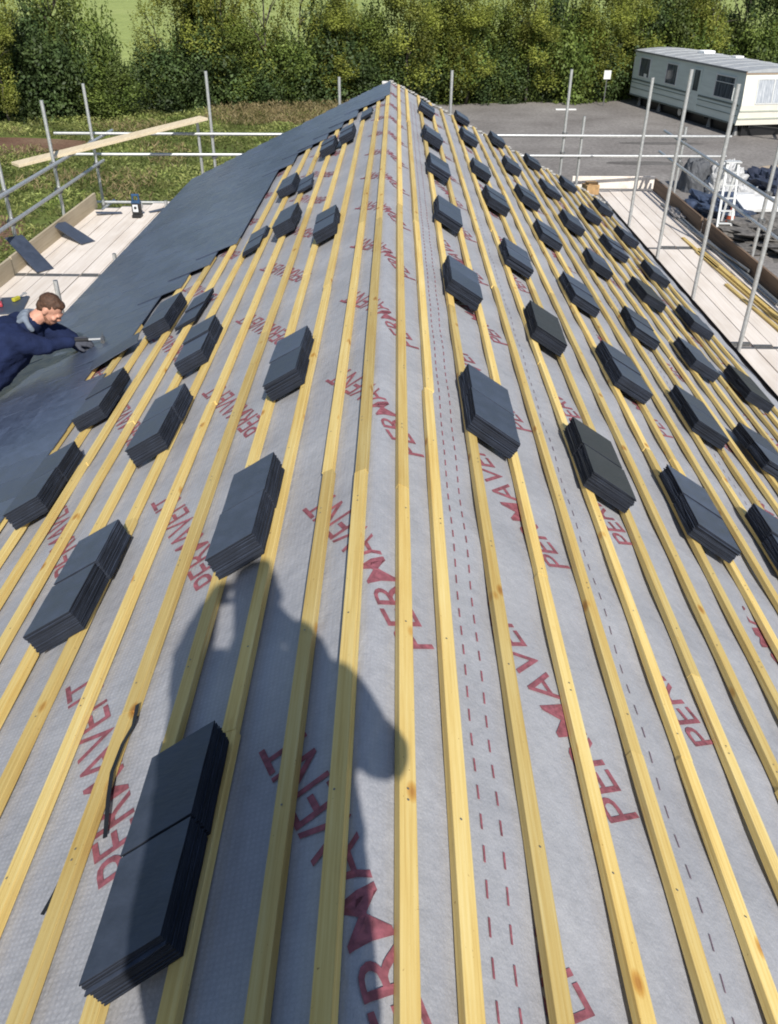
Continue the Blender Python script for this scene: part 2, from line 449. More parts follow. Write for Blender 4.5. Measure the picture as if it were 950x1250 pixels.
# verge mortar, fascia, gutter, walls ---------------------------------------------
def build_verge():
    mb = MB(); r2 = random.Random(3)
    for s0, s1, sg in ((0.0, EL, -1), (0.0, ER, 1)):
        s = s0
        while s < s1:
            y = verge(S(sg*s, 0).x) + 0.06
            w = r2.uniform(.02, .055)
            c = S(sg*s, y, -0.02 + r2.uniform(-.012, .018))
            rot = Matrix.Rotation(r2.uniform(0, 3), 3, 'Z')
            mb.ell(c, (w, r2.uniform(.03, .05), r2.uniform(.010, .022)), rot, 7, 5, 0, r2.uniform(.8, 1.15)); s += w*1.25
    mb.abox(S(-.11, 14.42, .01), (.09, .07, .05), 0, 1.7, .006)
    return mb.build('verge_mortar', M['mortar'], house)
build_verge()

def uv_wall(mb_name, quads):
    me = bpy.data.meshes.new(mb_name); vs = []; fs = []; uvs = []
    for pts, axis in quads:
        b = len(vs); vs += [tuple(p) for p in pts]; fs.append(tuple(range(b, b + len(pts))))
        uvs += [(p[axis], p[2]) for p in pts]
    me.from_pydata(vs, [], fs); l = me.uv_layers.new(name='UVMap')
    for lp in me.loops: l.data[lp.index].uv = uvs[lp.vertex_index]
    me.materials.append(M['brick']); return link('wall', me, house)
xl, xr = S(-EL, 0).x + 0.28, S(ER, 0).x - 0.25
zl, zr = S(-EL + .28, 0).z - 0.14, S(ER - .25, 0).z - 0.14
yl, yr, yc = verge(xl) - .08, verge(xr) - .08, verge(RX) - .08
uv_wall('wall', [([(xl, yl, 0), (RX, yc, 0), (RX, yc, RZ - .12), (xl, yl, zl)], 0), ([(RX, yc, 0), (xr, yr, 0), (xr, yr, zr), (RX, yc, RZ - .12)], 0)])
uv_wall('wall', [([(xl, NEAR, 0), (xl, yl, 0), (xl, yl, zl), (xl, NEAR, zl)], 1)])
uv_wall('wall', [([(xr, yr, 0), (xr, NEAR, 0), (xr, NEAR, zr), (xr, yr, zr)], 1)])
uv_wall('wall', [([(xr, NEAR + .05, 0), (xl, NEAR + .05, 0), (xl, NEAR + .05, zl), (RX, NEAR + .05, RZ - .12), (xr, NEAR + .05, zr)], 0)])

def build_eaves():
    mb = MB()
    for sgn, E in ((-1, EL), (1, ER)):
        p = S(sgn*E, 0, -0.06); y1 = verge(p.x)
        mb.bar((p.x - sgn*.03, NEAR, p.z - .09), (p.x - sgn*.03, y1, p.z - .09), 0.022, 0.17, (0, 0, 1), 0, 1)
    mb.build('fascia', simple('fascia_board', (0.05, 0.045, 0.04), 0.6, 0.2, 6), house)
    g = MB()
    for sgn, E in ((1, ER),):
        p = S(sgn*E, 0, -0.05); c = Vector((p.x + .05, 0, p.z - .03)); y1 = verge(p.x) + .03
        n = 10; ring = [(c.x + .055*math.cos(math.pi + math.pi*i/n), c.z + .055*math.sin(math.pi + math.pi*i/n)) for i in range(n + 1)]
        for i in range(n):
            g.face([(ring[i][0], NEAR, ring[i][1]), (ring[i+1][0], NEAR, ring[i+1][1]), (ring[i+1][0], y1, ring[i+1][1]), (ring[i][0], y1, ring[i][1])], 0, 1)
    g.build('gutter', simple('brown_gutter', (0.035, 0.025, 0.02), 0.45, 0.3, 10), house)
build_eaves()

# ------------------------------------------------------------------ stacks of slates
def bundle_mesh(seed, n, ly=0.284, lx=0.188, jit=0.004, fan=0.0, thick=0.0052, shear=0.0, tone=1.0):
    r = random.Random(seed); mb = MB(); sx = r.uniform(-.00012, .00012); sy = r.uniform(-.0005, .0005); wx = r.uniform(0, 6)
    for i in range(n):
        z = i*thick + thick/2
        dx = r.uniform(-jit, jit) + fan*(n - i)/n + .0012*math.sin(i*.5 + wx); dy = r.uniform(-jit, jit) + sy*i + (r.uniform(-.012, .012) if r.random() < .08 else 0); a = r.uniform(-.012, .012)
        t = tone*(r.uniform(.68, 1.3) if i < n - 1 else r.uniform(.92, 1.08))
        # outline with slightly broken edges
        pts = []
        for (x0, y0), (x1, y1) in zip(((-1, -1), (1, -1), (1, 1), (-1, 1)), ((1, -1), (1, 1), (-1, 1), (-1, -1))):
            for q in range(4):
                k = q/4.0; e = 0.0016 if q else 0.001
                pts.append(((x0 + (x1 - x0)*k)*lx/2 + r.uniform(-e, e), (y0 + (y1 - y0)*k)*ly/2 + r.uniform(-e, e)))
        pts = [(x, y + shear*x) for x, y in pts]
        T = Matrix.Translation((dx, dy, z)) @ Matrix.Rotation(a, 4, 'Z')
        m = len(pts); g = thick*0.46
        top = [T @ Vector((x*.992, y*.994, g)) for x, y in pts]; mid = [T @ Vector((x, y, g - .0018)) for x, y in pts]; bot = [T @ Vector((x*.996, y*.997, -g)) for x, y in pts]
        mb.mesh(top, [tuple(range(m))], 0, t)
        vs = top + mid + bot
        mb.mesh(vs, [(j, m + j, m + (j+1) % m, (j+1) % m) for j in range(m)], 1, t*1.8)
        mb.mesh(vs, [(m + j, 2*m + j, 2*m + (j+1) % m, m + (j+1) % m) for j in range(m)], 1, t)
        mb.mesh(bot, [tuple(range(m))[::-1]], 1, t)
    return mb
GREY = [M['slate'], M['slate_edge']]; BROWN = [M['slate_brown'], M['slate_edge']]
VAR = ((17, .0018, 0, 1.0), (16, .002, .003, .85), (17, .0015, -.004, 1.15), (15, .002, .005, 1.0), (16, .0018, 0, .9), (18, .0025, .004, 1.08), (16, .0028, -.003, 1.2))
BUN = {g: [bundle_mesh(k + 50*g, n + (1 if g > 0 else 0), jit=j, fan=f, shear=.40*g, tone=t, lx=.166 if g > 0 else .218, ly=.272 if g > 0 else .268).data('bundle', GREY) for k, (n, j, f, t) in enumerate(VAR)] for g in (-1, 1)}
BUN_B = [bundle_mesh(20 + k, 17, jit=.0020, shear=-.38, lx=.215, ly=.268).data('bundle', BROWN) for k in range(3)]
BUN_T = [bundle_mesh(30 + k, n, jit=.004, fan=.01, shear=.5, lx=.15).data('bundle', GREY) for k, n in enumerate((5, 6, 7))]
def stack(s, y, label, group, kind='full', rot=0.0, tilt=0.0, lift=0.0, sc=1.0):
    Mx = frame(S(s, y, 0.003 + lift), normal(s)) @ Matrix.Rotation(rot, 4, 'Z') @ Matrix.Rotation(tilt, 4, 'Y')
    root = empty('slate_stack', mat=Mx)
    tag(root, label, 'slate stack', group)
    for k, dy in enumerate((-0.1396, 0.1396) if s < 0 else (-0.1368, 0.1368)):
        me = rnd.choice(BUN[1 if s < 0 else -1]) if kind == 'full' else rnd.choice(BUN_B) if kind == 'brown' else rnd.choice(BUN_T)
        o = link('slate_bundle', me, root)
        o.location = (rnd.uniform(-.004, .004) + (0.012*k if kind == 'thin' else 0), dy*sc, 0)
        o.rotation_euler = (0, 0, rnd.uniform(-.012, .012) + (math.pi if rnd.random() < .5 else 0))
        o.scale = (1, sc, 1)
    return root

ordn = ['first', 'second', 'third', 'fourth', 'fifth', 'sixth', 'seventh', 'eighth']
GRID = [
 ('first', [(.565, 3.47), (.56, 5.31), (.565, 7.08), (.555, 8.94), (.555, 10.73), (.56, 12.98)]),
 ('second', [(1.185, 3.46), (1.195, 5.26), (1.19, 6.83), (1.225, 8.86), (1.19, 10.34), (1.215, 12.55), (1.235, 14.35)]),
 ('third', [(1.795, 3.47), (1.805, 5.19), (1.80, 6.77), (1.82, 8.61), (1.82, 10.23), (1.86, 12.15), (1.86, 14.15)]),
 ('fourth', [(2.40, 3.52), (2.41, 5.09), (2.42, 6.76), (2.43, 8.57), (2.45, 10.2), (2.48, 12.05), (2.49, 13.95)]),
 ('fifth', [(2.97, 5.02), (3.01, 6.72), (3.01, 8.40), (3.05, 10.12), (3.10, 11.83), (3.13, 13.77)]),
 ('lowest', [(3.57, 6.68), (3.60, 8.34), (3.62, 9.99), (3.68, 11.71), (3.71, 13.41)]),
]
for name, cells in GRID:
    for k, (s, y) in enumerate(cells):
        brown = (name, k) in (('second', 0), ('second', 1), ('fifth', 2), ('lowest', 0))
        if brown: lab = 'brownish slate stack, %s from the near end in the %s line on the caravan side' % (ordn[k], name)
        else: lab = 'grey slate stack, %s from the near end in the %s line on the caravan side' % (ordn[k], name)
        stack(s - .02, y + .015, lab, 'slate stacks on the caravan side slope', 'brown' if brown else 'full', rnd.uniform(-.05, .05), sc=rnd.uniform(.97, 1.04))
LG = 'slate stacks on the half slated slope'
for s, y, kind, rot, tilt, lift, lab in (
 (.475, 1.12, 'full', .0, 0, 0, 'big dark slate stack half inside the shadow of the person taking the photo'),
 (.495, 2.50, 'full', .0, 0, 0, 'slate stack whose lower corner touches the top of the person-shaped shadow'),
 (1.205, 2.43, 'full', -.02, 0, 0, 'slate stack below the one at the shadow head, on plain sunlit membrane'),
 (.50, 3.86, 'full', -.02, 0, 0, 'sunlit slate stack near the ridge, next beyond the one at the shadow head'),
 (1.215, 3.74, 'full', .0, 0, 0, 'middle slate stack on the slope side where the man works, two battens below ridge stacks'),
 (1.85, 3.56, 'full', .02, 0, 0, 'lowest slate stack by the edge of laid slates, closest to the camera'),
 (1.87, 4.57, 'full', .0, 0, 0, 'slate stack beside the stepped edge of laid slates near the man\'s hand'),
 (1.24, 4.80, 'full', .02, 0, 0, 'slate stack level with the man\'s hand, one line further up the slope'),
 (1.77, 5.88, 'full', .0, 0, 0, 'slate stack just beyond the man\'s hands with a thinner pile beside it'),
 (.50, 6.51, 'full', .02, 0, 0, 'slate stack near the ridge at the middle of the half slated slope'),
 (.93, 7.29, 'full', .0, 0, 0, 'slate stack in a row of three, between the thin pile and the ridge stack'),
 (1.14, 9.02, 'full', .0, 0, 0, 'slate stack with its mate touching it, midway up towards the far gable'),
 (.77, 10.36, 'full', .0, 0, 0, 'second last slate pair toward the gable, lower stack of the two'),
 (.55, 10.66, 'full', .0, 0, 0, 'second last slate pair toward the gable, upper stack of the two'),
 (1.53, 5.83, 'thin', -.03, 0, 0, 'thin slate pile on the ridge side of the stack just beyond the man'),
 (1.25, 7.22, 'thin', .03, 0, 0, 'thin slate pile touching the straight edge of the laid slates'),
 (.94, 8.86, 'thin', .04, 0, 0, 'thin slate pile touching the full stack midway to the gable'),
 (.36, 11.9, 'thin', .06, 0, 0, 'thin slate pile tucked up by the ridge next to the far gable'),
): stack(-s + .02, y + .015, lab, LG, kind, rot, tilt, lift)

# loose single slate with its tip over a batten, and strips of strap
def plate(name, mat, lx, ly, th, label, cat, group=None):
    mb = MB(); r = random.Random(len(label))
    pts = []
    for (x0, y0), (x1, y1) in zip(((-1, -1), (1, -1), (1, 1), (-1, 1)), ((1, -1), (1, 1), (-1, 1), (-1, -1))):
        for q in range(5):
            k = q/5.0; pts.append(((x0 + (x1 - x0)*k)*lx/2 + r.uniform(-.002, .002), (y0 + (y1 - y0)*k)*ly/2 + r.uniform(-.002, .002)))
    m = len(pts)
    vs = [mat @ Vector((x, y, th/2)) for x, y in pts] + [mat @ Vector((x, y, -th/2)) for x, y in pts]
    mb.mesh(vs, [tuple(range(m)), tuple(range(2*m - 1, m - 1, -1))] + [(j, m + j, m + (j+1) % m, (j+1) % m) for j in range(m)])
    return tag(mb.build(name, M['slate']), label, cat, group)
plate('loose_slate', frame(S(-2.12, 5.62, .028), normal(-1)) @ Matrix.Rotation(R(14), 4, 'Z') @ Matrix.Rotation(R(-4), 4, 'Y'), 0.40, 0.25, .006,
      'single loose slate with pointed corner lying below the man\'s hand', 'slate')

def strap(label, pts, w):
    mb = MB(); n = len(pts)
    for i in range(n - 1):
        a, b = pts[i], pts[i+1]; d = (b - a).normalized(); l = d.cross(normal(-1)).normalized()*w/2
        up = normal(-1)*.002
        mb.mesh([a - l, a + l, b + l, b - l, a - l + up, a + l + up, b + l + up, b - l + up], [(0, 1, 2, 3), (4, 7, 6, 5), (0, 4, 5, 1), (1, 5, 6, 2), (2, 6, 7, 3), (3, 7, 4, 0)])
    tag(mb.build('strap', M['dark']), label, 'strap', 'cut black straps')
strap('long wavy offcut of black strap bridging two battens by the nearest slate stack', [S(-a, y, h) for a, y, h in
      ((.735, 1.70, .006), (.725, 1.62, .004), (.735, 1.55, .010), (.742, 1.46, .006), (.733, 1.38, -.004), (.72, 1.30, -.016), (.715, 1.27, -.02))], .012)
strap('short straight offcut of black strap stuck under a batten near the camera', [S(-a, y, h) for a, y, h in ((.80, 1.19, -.012), (.815, 1.14, -.018), (.83, 1.095, -.02))], .012)

# ------------------------------------------------------------------ scaffold
scaf = empty('scaffold', (0, 0, 0))
tag(scaf, 'galvanised tube scaffold with standards and guard rails around three sides of the roof', 'scaffold')
TUBE = 0.0245
def fy(x): return 15.35 + 0.12*x
def standard(x, y, z1, z0=0.0, clamps=(), lean=(0, 0)):
    mb = MB(); mb.tube((x - lean[0], y - lean[1], z0), (x, y, z1), TUBE, 12)
    mb.tube((x, y, z1 - .001), (x, y, z1 + .0015), TUBE*.7, 12, 0, .25)
    o = mb.build('standard', M['steel'], scaf, smooth=False)
    if z0 == 0.0:
        b = MB(); b.abox((x - lean[0], y - lean[1], .004), (.15, .15, .008)); b.build('base_plate', M['steel'], o)
    for z, side in clamps:
        c = MB(); c.tube((x, y, z - .04), (x, y, z + .04), .043, 10); 
        c.abox((x + .03*side, y, z), (.05, .075, .05)); c.tube((x + .02*side, y - .06, z + .012), (x + .02*side, y + .06, z + .012), .009, 6)
        c.build('coupler', M['coupler'], o)
    return o
def rail(p0, p1, name='guard_rail'):
    mb = MB(); p0 = Vector(p0); p1 = Vector(p1); n = max(1, int((p1 - p0).length/5.5)); r = []
    for k in range(n):
        a = p0.lerp(p1, k/n); b = p0.lerp(p1, (k+1)/n); mb.tube(a, b, TUBE, 12, 0, rnd.uniform(.9, 1.08))
        if k: mb.tube(a - (b - a).normalized()*.08, a + (b - a).normalized()*.08, .033, 10, 0, .6)
    return mb.build(name, M['steel'], scaf)
XL, XR, XI = -4.87, 5.12, 3.86
LP, RP = 2.56, 2.23                       # top of the boards each side
o_ = TUBE*2
for y, z in ((14.38, 4.27), (12.57, 4.26), (10.80, 4.15), (8.95, 4.2), (7.1, 4.2), (5.2, 4.2), (3.3, 4.2)):
    standard(XL, y, z, clamps=((3.43, -1), (3.08, -1), (LP - .14, 1)), lean=(0.01, 0))
rail((XL + o_, NEAR + 5, 3.43), (XL + o_, 15.30, 3.46)); rail((XL + o_, NEAR + 5, 3.08), (XL + o_, 14.6, 3.11))
for x, z in ((-3.06, 4.40), (-3.28, 3.64), (-0.93, 4.31), (0.93, 4.40), (2.95, 4.41), (3.27, 3.69)):
    standard(x, fy(x), z, clamps=((3.46 if x < 2 else 3.40, 1), (3.13 if x < 2 else 3.08, 1)) if z > 4 else ())
rail((-5.57, fy(-5.57) - o_, 3.51), (5.98, fy(5.98) - o_, 3.345)); rail((-5.40, fy(-5.4) - o_, 3.19), (5.96, fy(5.96) - o_, 3.015))
for y, z in ((14.0, 4.47), (12.22, 4.75), (10.46, 4.77), (8.74, 4.7), (7.0, 4.7)):
    standard(XI, y, z, clamps=((RP - .14, 1),))
for y, z in ((16.0, 3.5), (11.98, 4.35), (8.0, 4.4), (4.6, 4.4)):
    standard(XR + .02, y, z, clamps=((3.26, 1), (2.89, 1)))
rail((XR - o_, 4, 3.24), (XR - o_, 17.0, 3.28)); rail((XR - o_, 4, 2.84), (XR - o_, 17.1, 2.90))
for y, x in ((8.36, -3.47), (10.3, -3.47), (13.05, -3.47), (6.0, -3.47)): standard(x, y, 3.13 if y < 10 else 2.84, clamps=((LP - .14, -1),))
for y in (14.38, 12.57, 10.80, 8.95, 7.1, 5.2, 3.3): rail((XL - .2, y + .05, LP - .075), (-3.3, y + .05, LP - .075), 'transom')
for y in (16.0, 14.0, 12.0, 10.0, 8.0, 6.0): rail((XI - .1, y + .05, RP - .075), (XR + .25, y + .05, RP - .075), 'transom')
for x, z, n in ((XL, LP - .13, 'ledger'), (-3.47, LP - .13, 'ledger')): rail((x + o_, 2, z), (x + o_, 14.8, z), n)
for x in (XI, XR): rail((x + o_, 4, RP - .13), (x + o_, 17.2, RP - .13), 'ledger')

def toe(p0, p1, z, m, t=1.0):
    mb = MB(); mb.bar((p0[0], p0[1], z + .113), (p1[0], p1[1], z + .113), .036, .225, (0, 0, 1), 0, t)
    return mb.build('toe_board', M[m], scaf, bevel=.003)
toe((XL + .09, 10.3), (XL + .09, 13.75), LP, 'toe_pale', 1.05); toe((XL + .10, 6.4), (XL + .10, 10.26), LP, 'toe_pale', .95); toe((XL + .09, 2.4), (XL + .09, 6.36), LP, 'toe_pale', 1)
toe((XR - .09, 13.96), (XR - .09, 16.9), RP, 'toe_brown', 1.05); toe((XR - .07, 10.0), (XR - .07, 13.9), RP, 'toe_brown', 1.2); toe((XR - .08, 6), (XR - .08, 9.95), RP, 'toe_brown', 1.1)
toe((3.45, 17.02), (4.68, 17.05), RP, 'board', 1.05); toe((4.74, 17.05), (5.06, 17.06), RP, 'board', 1.0)

# boards: every board a thing of its own
def board(x, y0, y1, z, label, group, w=.216, m='board', t=1.0, skew=0.0):
    mb = MB(); L = y1 - y0
    c = Matrix.Translation((x, (y0 + y1)/2, z - .019)) @ Matrix.Rotation(skew, 4, 'Z')
    mb.box(c, w, L, .037, 0, t)
    o = mb.build('scaffold_board', M[m], None, bevel=.003)
    for e in (-1, 1):
        h = MB()
        for a, s in (((0, e*(L/2 + .0008), 0), (w*.99, .0016, .038)), ((0, e*(L/2 - .02), .0197), (w*.99, .04, .0012))):
            h.box(c @ Matrix.Translation(a), s[0], s[1], s[2], 0, 1.0)
        h.build('end_band', M['coupler'], o)
    return tag(o, label, 'scaffold board', group)
runs = [('far', 10.35), ('middle', 6.42), ('near', 2.5)]
bn = ['first', 'second', 'third', 'fourth', 'fifth', 'sixth']
for run, y0 in runs:
    for k in range(6):
        x = -3.50 - .113 - k*.2265
        board(x, y0 + rnd.uniform(-.07, .05), y0 + 3.88 - (0.12*k if run == 'far' else 0), LP + rnd.uniform(-.002, .003),
              'pale scaffold board on the grass side, %s out from the roof, %s run' % (bn[k], run), 'scaffold boards on the grass side', t=rnd.uniform(.93, 1.07), skew=rnd.uniform(-.0015, .0015))
runs = [('far', 13.0), ('middle', 9.06), ('near', 5.1)]
for run, y0 in runs:
    for k in range(5):
        x = 3.925 + .113 + k*.2275
        board(x, y0 + rnd.uniform(-.10, .06), y0 + 3.9 + rnd.uniform(-.02, .0), RP + rnd.uniform(-.002, .003),
              'sun bleached scaffold board on the yard side, %s out from the roof, %s run' % (bn[k], run), 'scaffold boards on the yard side', t=rnd.uniform(.9, 1.08), skew=rnd.uniform(-.0015, .0015))
board(3.80, 9.0, 12.9, RP - .045, 'scaffold board tucked under the gutter edge on the yard side', 'scaffold boards on the yard side', w=.2, t=.9)

# the loose plank slung across the rails
mb = MB(); mb.bar((-5.40, 12.50, 3.435), (-3.16, 14.95, 3.715), .225, .040, (-.05, -.1, 1), 0, 1.0)
tag(mb.build('plank', M['board_new'], None, bevel=.003), 'long clean plank laid askew on the guard rail at the far grass corner', 'plank')

# ------------------------------------------------------------------ things on the platforms
SL = 'slates leaning at the toe board'
def lean_slab(p_low, p_high, w, wdir, label):
    lo = Vector(p_low); hi = Vector(p_high); d = hi - lo; wd = Vector(wdir).normalized(); n = d.cross(wd).normalized()
    if n.z < 0: n = -n
    plate('loose_slate', frame((lo + hi)/2, n, d), w, d.length, .012, label, 'slate', SL)
lean_slab((-4.43, 10.45, LP + .01), (-4.86, 10.72, LP + .36), .27, (.35, 1, 0), 'dark slate leaning steeply over the toe board, nearer the man')
lean_slab((-4.28, 11.72, LP + .01), (-4.76, 12.0, LP + .20), .25, (.25, 1, 0), 'blue grey slate leaning low on the toe board, nearer the cutter')

# slate cutter standing on the boards
def build_cutter():
    c = Vector((-3.97, 13.2, LP)); root = empty('cordless_cutter', c); root.scale = (.8, .8, .76)
    tag(root, 'blue and black cordless cutting tool standing on the boards near the corner', 'power tool')
    blue = simple('tool_blue', (0.02, 0.07, 0.16), 0.45, .2, 9); grey = simple('tool_label', (0.62, 0.64, 0.66), .5, .15, 9)
    b = MB(); b.abox((0, -.02, .16), (.15, .16, .24), 0, 1); b.abox((0, -.035, .03), (.17, .19, .06), 0, .8); b.build('body', M['dark'], root, bevel=.012)
    h = MB()
    for s in (-1, 1): h.bar((.062*s, 0, .26), (.055*s, .0, .42), .03, .03, (0, 1, 0)); 
    h.bar((-.075, 0, .425), (.075, 0, .425), .035, .04, (0, 0, 1)); h.abox((0, -.01, .285), (.16, .13, .06)); h.build('handle', blue, root, bevel=.008)
    l = MB(); l.bar((0, -.103, .12), (0, -.103, .26), .10, .004, (0, -1, 0)); l.build('label_plate', grey, root)
    k = MB(); k.tube((0, -.106, .2), (0, -.112, .2), .026, 14); k.build('dial', M['dark'], root)
    g = MB(); g.tube((.0, .07, .20), (.0, .095, .20), .10, 20); g.tube((.0, .06, .20), (.0, .1, .20), .03, 12); g.build('blade', M['steel'], root)
build_cutter()
r2 = random.Random(5)
lean_slab((-4.28, 13.40, LP + .008), (-4.62, 13.22, LP + .05), .09, (.4, -1, 0), 'narrow slate offcut lying beside the cutting tool, toe board side')  # thin dark slabs, one each side of the tool
lean_slab((-3.86, 13.45, LP + .008), (-3.56, 13.62, LP + .05), .08, (-.4, 1, 0), 'narrow slate offcut lying beside the cutting tool, roof side')

plate('loose_slate', frame((-4.42, 9.16, LP + .010), (0, 0, 1)) @ Matrix.Rotation(R(12), 4, 'Z'), .42, .55, .012, 'flat dark slate on the boards used as a tray for small tools', 'slate')
def small_tool(c, label, colr, rot):
    root = empty('hand_tool', c); tag(root, label, 'hand tool', 'small tools on the slate tray'); root.scale = (.8, .8, .8); root.rotation_euler = (0, 0, rot)
    m = simple('tool_paint', colr, .45, .2, 12)
    a = MB(); a.abox((0, 0, .03), (.055, .13, .055)); a.build('grip', m, root, bevel=.012)
    b = MB(); b.tube((0, .06, .035), (0, .17, .05), .012, 8); b.abox((0, .19, .05), (.06, .03, .02)); b.build('jaw', M['steel'], root)
small_tool((-4.36, 9.30, LP + .018), 'hand tool with a yellow grip on the slate tray', (0.45, 0.42, 0.04), R(-20))
small_tool((-4.47, 9.12, LP + .018), 'hand tool with a red pink grip on the slate tray', (0.42, 0.05, 0.07), R(25))

def length_of(name, label, cat, group, p0, p1, w, h, m, t=1.0, tube=False):
    mb = MB()
    if tube: mb.tube(p0, p1, w, 10, 0, t)
    else: mb.bar(p0, p1, w, h, (0, 0, 1), 0, t)
    return tag(mb.build(name, M[m], None), label, cat, group)
for k, (x0, y0, x1, y1, z) in enumerate(((4.62, 12.75, 4.78, 8.2, .014), (4.70, 12.9, 4.86, 8.6, .014), (4.55, 11.2, 4.72, 7.6, .014), (4.68, 11.9, 4.80, 7.9, .042), (4.62, 13.5, 4.66, 11.9, .014))):
    length_of('loose_batten', ('roof batten lying on the yard side boards, innermost of the bundle', 'roof batten lying on the yard side boards, outermost of the bundle', 'roof batten lying on the yard side boards, shorter one nearest the roof', 'roof batten lying on top of the other battens on the yard side boards', 'short batten offcut beyond the batten bundle on the yard side boards')[k],
              'batten', 'loose battens on the yard side boards', (x0, y0, RP + z), (x1, y1, RP + z), .05, .026, 'batten', rnd.uniform(.7, .95))
for k, (x0, y0, x1, y1, z) in enumerate(((4.87, 15.7, 4.93, 10.4, .026), (4.94, 15.2, 4.98, 9.2, .026), (4.80, 13.9, 4.99, 11.6, .075))):
    length_of('loose_tube', ('grey tube lying along the brown toe board, inner one', 'grey tube lying along the brown toe board, outer one', 'grey tube lying crosswise on the two others by the toe board')[k], 'tube', 'loose tubes by the brown toe board',
              (x0, y0, RP + z), (x1, y1, RP + z), .022, 0, 'steel', .55, True)
def crumple(name, c, size, label, cat, mat, seed, flat=.6, n=22, amp=.25, sharp=2.2):
    mb = MB(); vs = []; fs = []; 
    for i in range(n + 1):
        a = math.pi*i/n*.5 if flat else math.pi*i/n
        for k in range(2*n):
            b = 2*math.pi*k/(2*n)
            d = Vector((math.sin(a)*math.cos(b), math.sin(a)*math.sin(b), math.cos(a)))
            q = 3.0; l = (abs(d.x)**q + abs(d.y)**q + abs(d.z)**q)**(1/q); d2 = d/l
            f = 1 + amp*(mnoise.fractal(d*sharp + Vector((seed, 0, 0)), 0.9, 2.0, 4))
            vs.append(Vector((d2.x*size[0]*f, d2.y*size[1]*f, max(d2.z*size[2]*f, 0))) + Vector(c))
    for i in range(n):
        for k in range(2*n): fs.append((i*2*n + k, (i+1)*2*n + k, (i+1)*2*n + (k+1) % (2*n), i*2*n + (k+1) % (2*n)))
    mb.mesh(vs, fs); return tag(mb.build(name, mat, None), label, cat)
crumple('plastic_wrapping', (4.92, 15.0, RP), (.10, .35, .07), 'crumpled grey plastic wrapping beside the brown toe board', 'wrapping', simple('grey_plastic', (.30, .28, .27), .5, .35, 10), 3, amp=.5)
mb = MB(); mb.abox((0, 0, .09), (.26, .22, .18), 0, 1); mb.abox((.02, .01, .20), (.2, .16, .04), 0, .9)
o = mb.build('wood_block', simple('orange_wood', (.42, .26, .12), .7, .3, 14), None, bevel=.006); o.location = (3.72, 16.55, RP); o.rotation_euler = (0, 0, .3)
tag(o, 'orange brown wood block at the far end of the yard side platform', 'wood block')

# ------------------------------------------------------------------ ground
def patch(name, pts, z, m, kind='structure'):
    mb = MB(); mb.face([(x, y, z) for x, y in pts]); return tag(mb.build(name, m), None, None, None, kind)
G_GRASS = m_ground('rough_grass_ground', ((.09, .12, .03), (.14, .18, .045), (.2, .21, .08)), (.35, 6.0))
G_YARD = m_ground('gravel_yard', ((.20, .183, .17), (.265, .245, .23), (.33, .308, .288)), (.32, 7.0), bmp=.4)
G_FIELD = m_ground('bright_field', ((.30, .36, .11), (.35, .41, .13), (.40, .45, .16)), (.05, 1.2), bmp=.2)
G_SOIL = m_ground('bare_soil', ((.15, .085, .055), (.20, .12, .08), (.25, .17, .11)), (.5, 7.0))
patch('ground', [(-900, -200), (900, -200), (900, 1500), (-900, 1500)], 0, G_GRASS)
patch('field', [(-400, 54), (400, 54), (400, 700), (-400, 700)], .02, G_FIELD)
yp = [(0.4, -40), (60, -40), (60, 48), (24, 48.6), (16, 50.2), (12, 49.6), (9, 47.6), (6, 46.6), (3, 46.0), (1.2, 45.4), (0.3, 40)]
patch('yard', yp, .004, G_YARD)
def blob(cx, cy, rx, ry, n=26, seed=0, rough=.25):
    return [(cx + rx*(1 + rough*mnoise.noise((math.cos(a)*1.3, math.sin(a)*1.3, seed)))*math.cos(a), cy + ry*(1 + rough*mnoise.noise((math.cos(a)*1.3, math.sin(a)*1.3, seed + 9)))*math.sin(a)) for a in [2*math.pi*k/n for k in range(n)]]
patch('soil', blob(-15.6, 33.6, 4.2, 1.9, seed=2), .008, G_SOIL)
patch('soil', blob(-11.5, 21.0, 2.2, 2.6, seed=5), .008, G_SOIL)
patch('tyre_marks', blob(8.8, 31.5, 1.3, .35, seed=4), .008, m_ground('damp_gravel', ((.13, .12, .115), (.16, .15, .14), (.2, .19, .18)), (.6, 9)))
patch('tyre_marks', blob(10.5, 35.5, 1.8, .3, seed=8), .008, bpy.data.materials['damp_gravel'])
patch('sand', blob(13.9, 30.4, 1.5, .9, seed=6), .012, m_ground('spilt_sand', ((.42, .33, .23), (.50, .40, .29), (.56, .46, .34)), (.8, 12)))

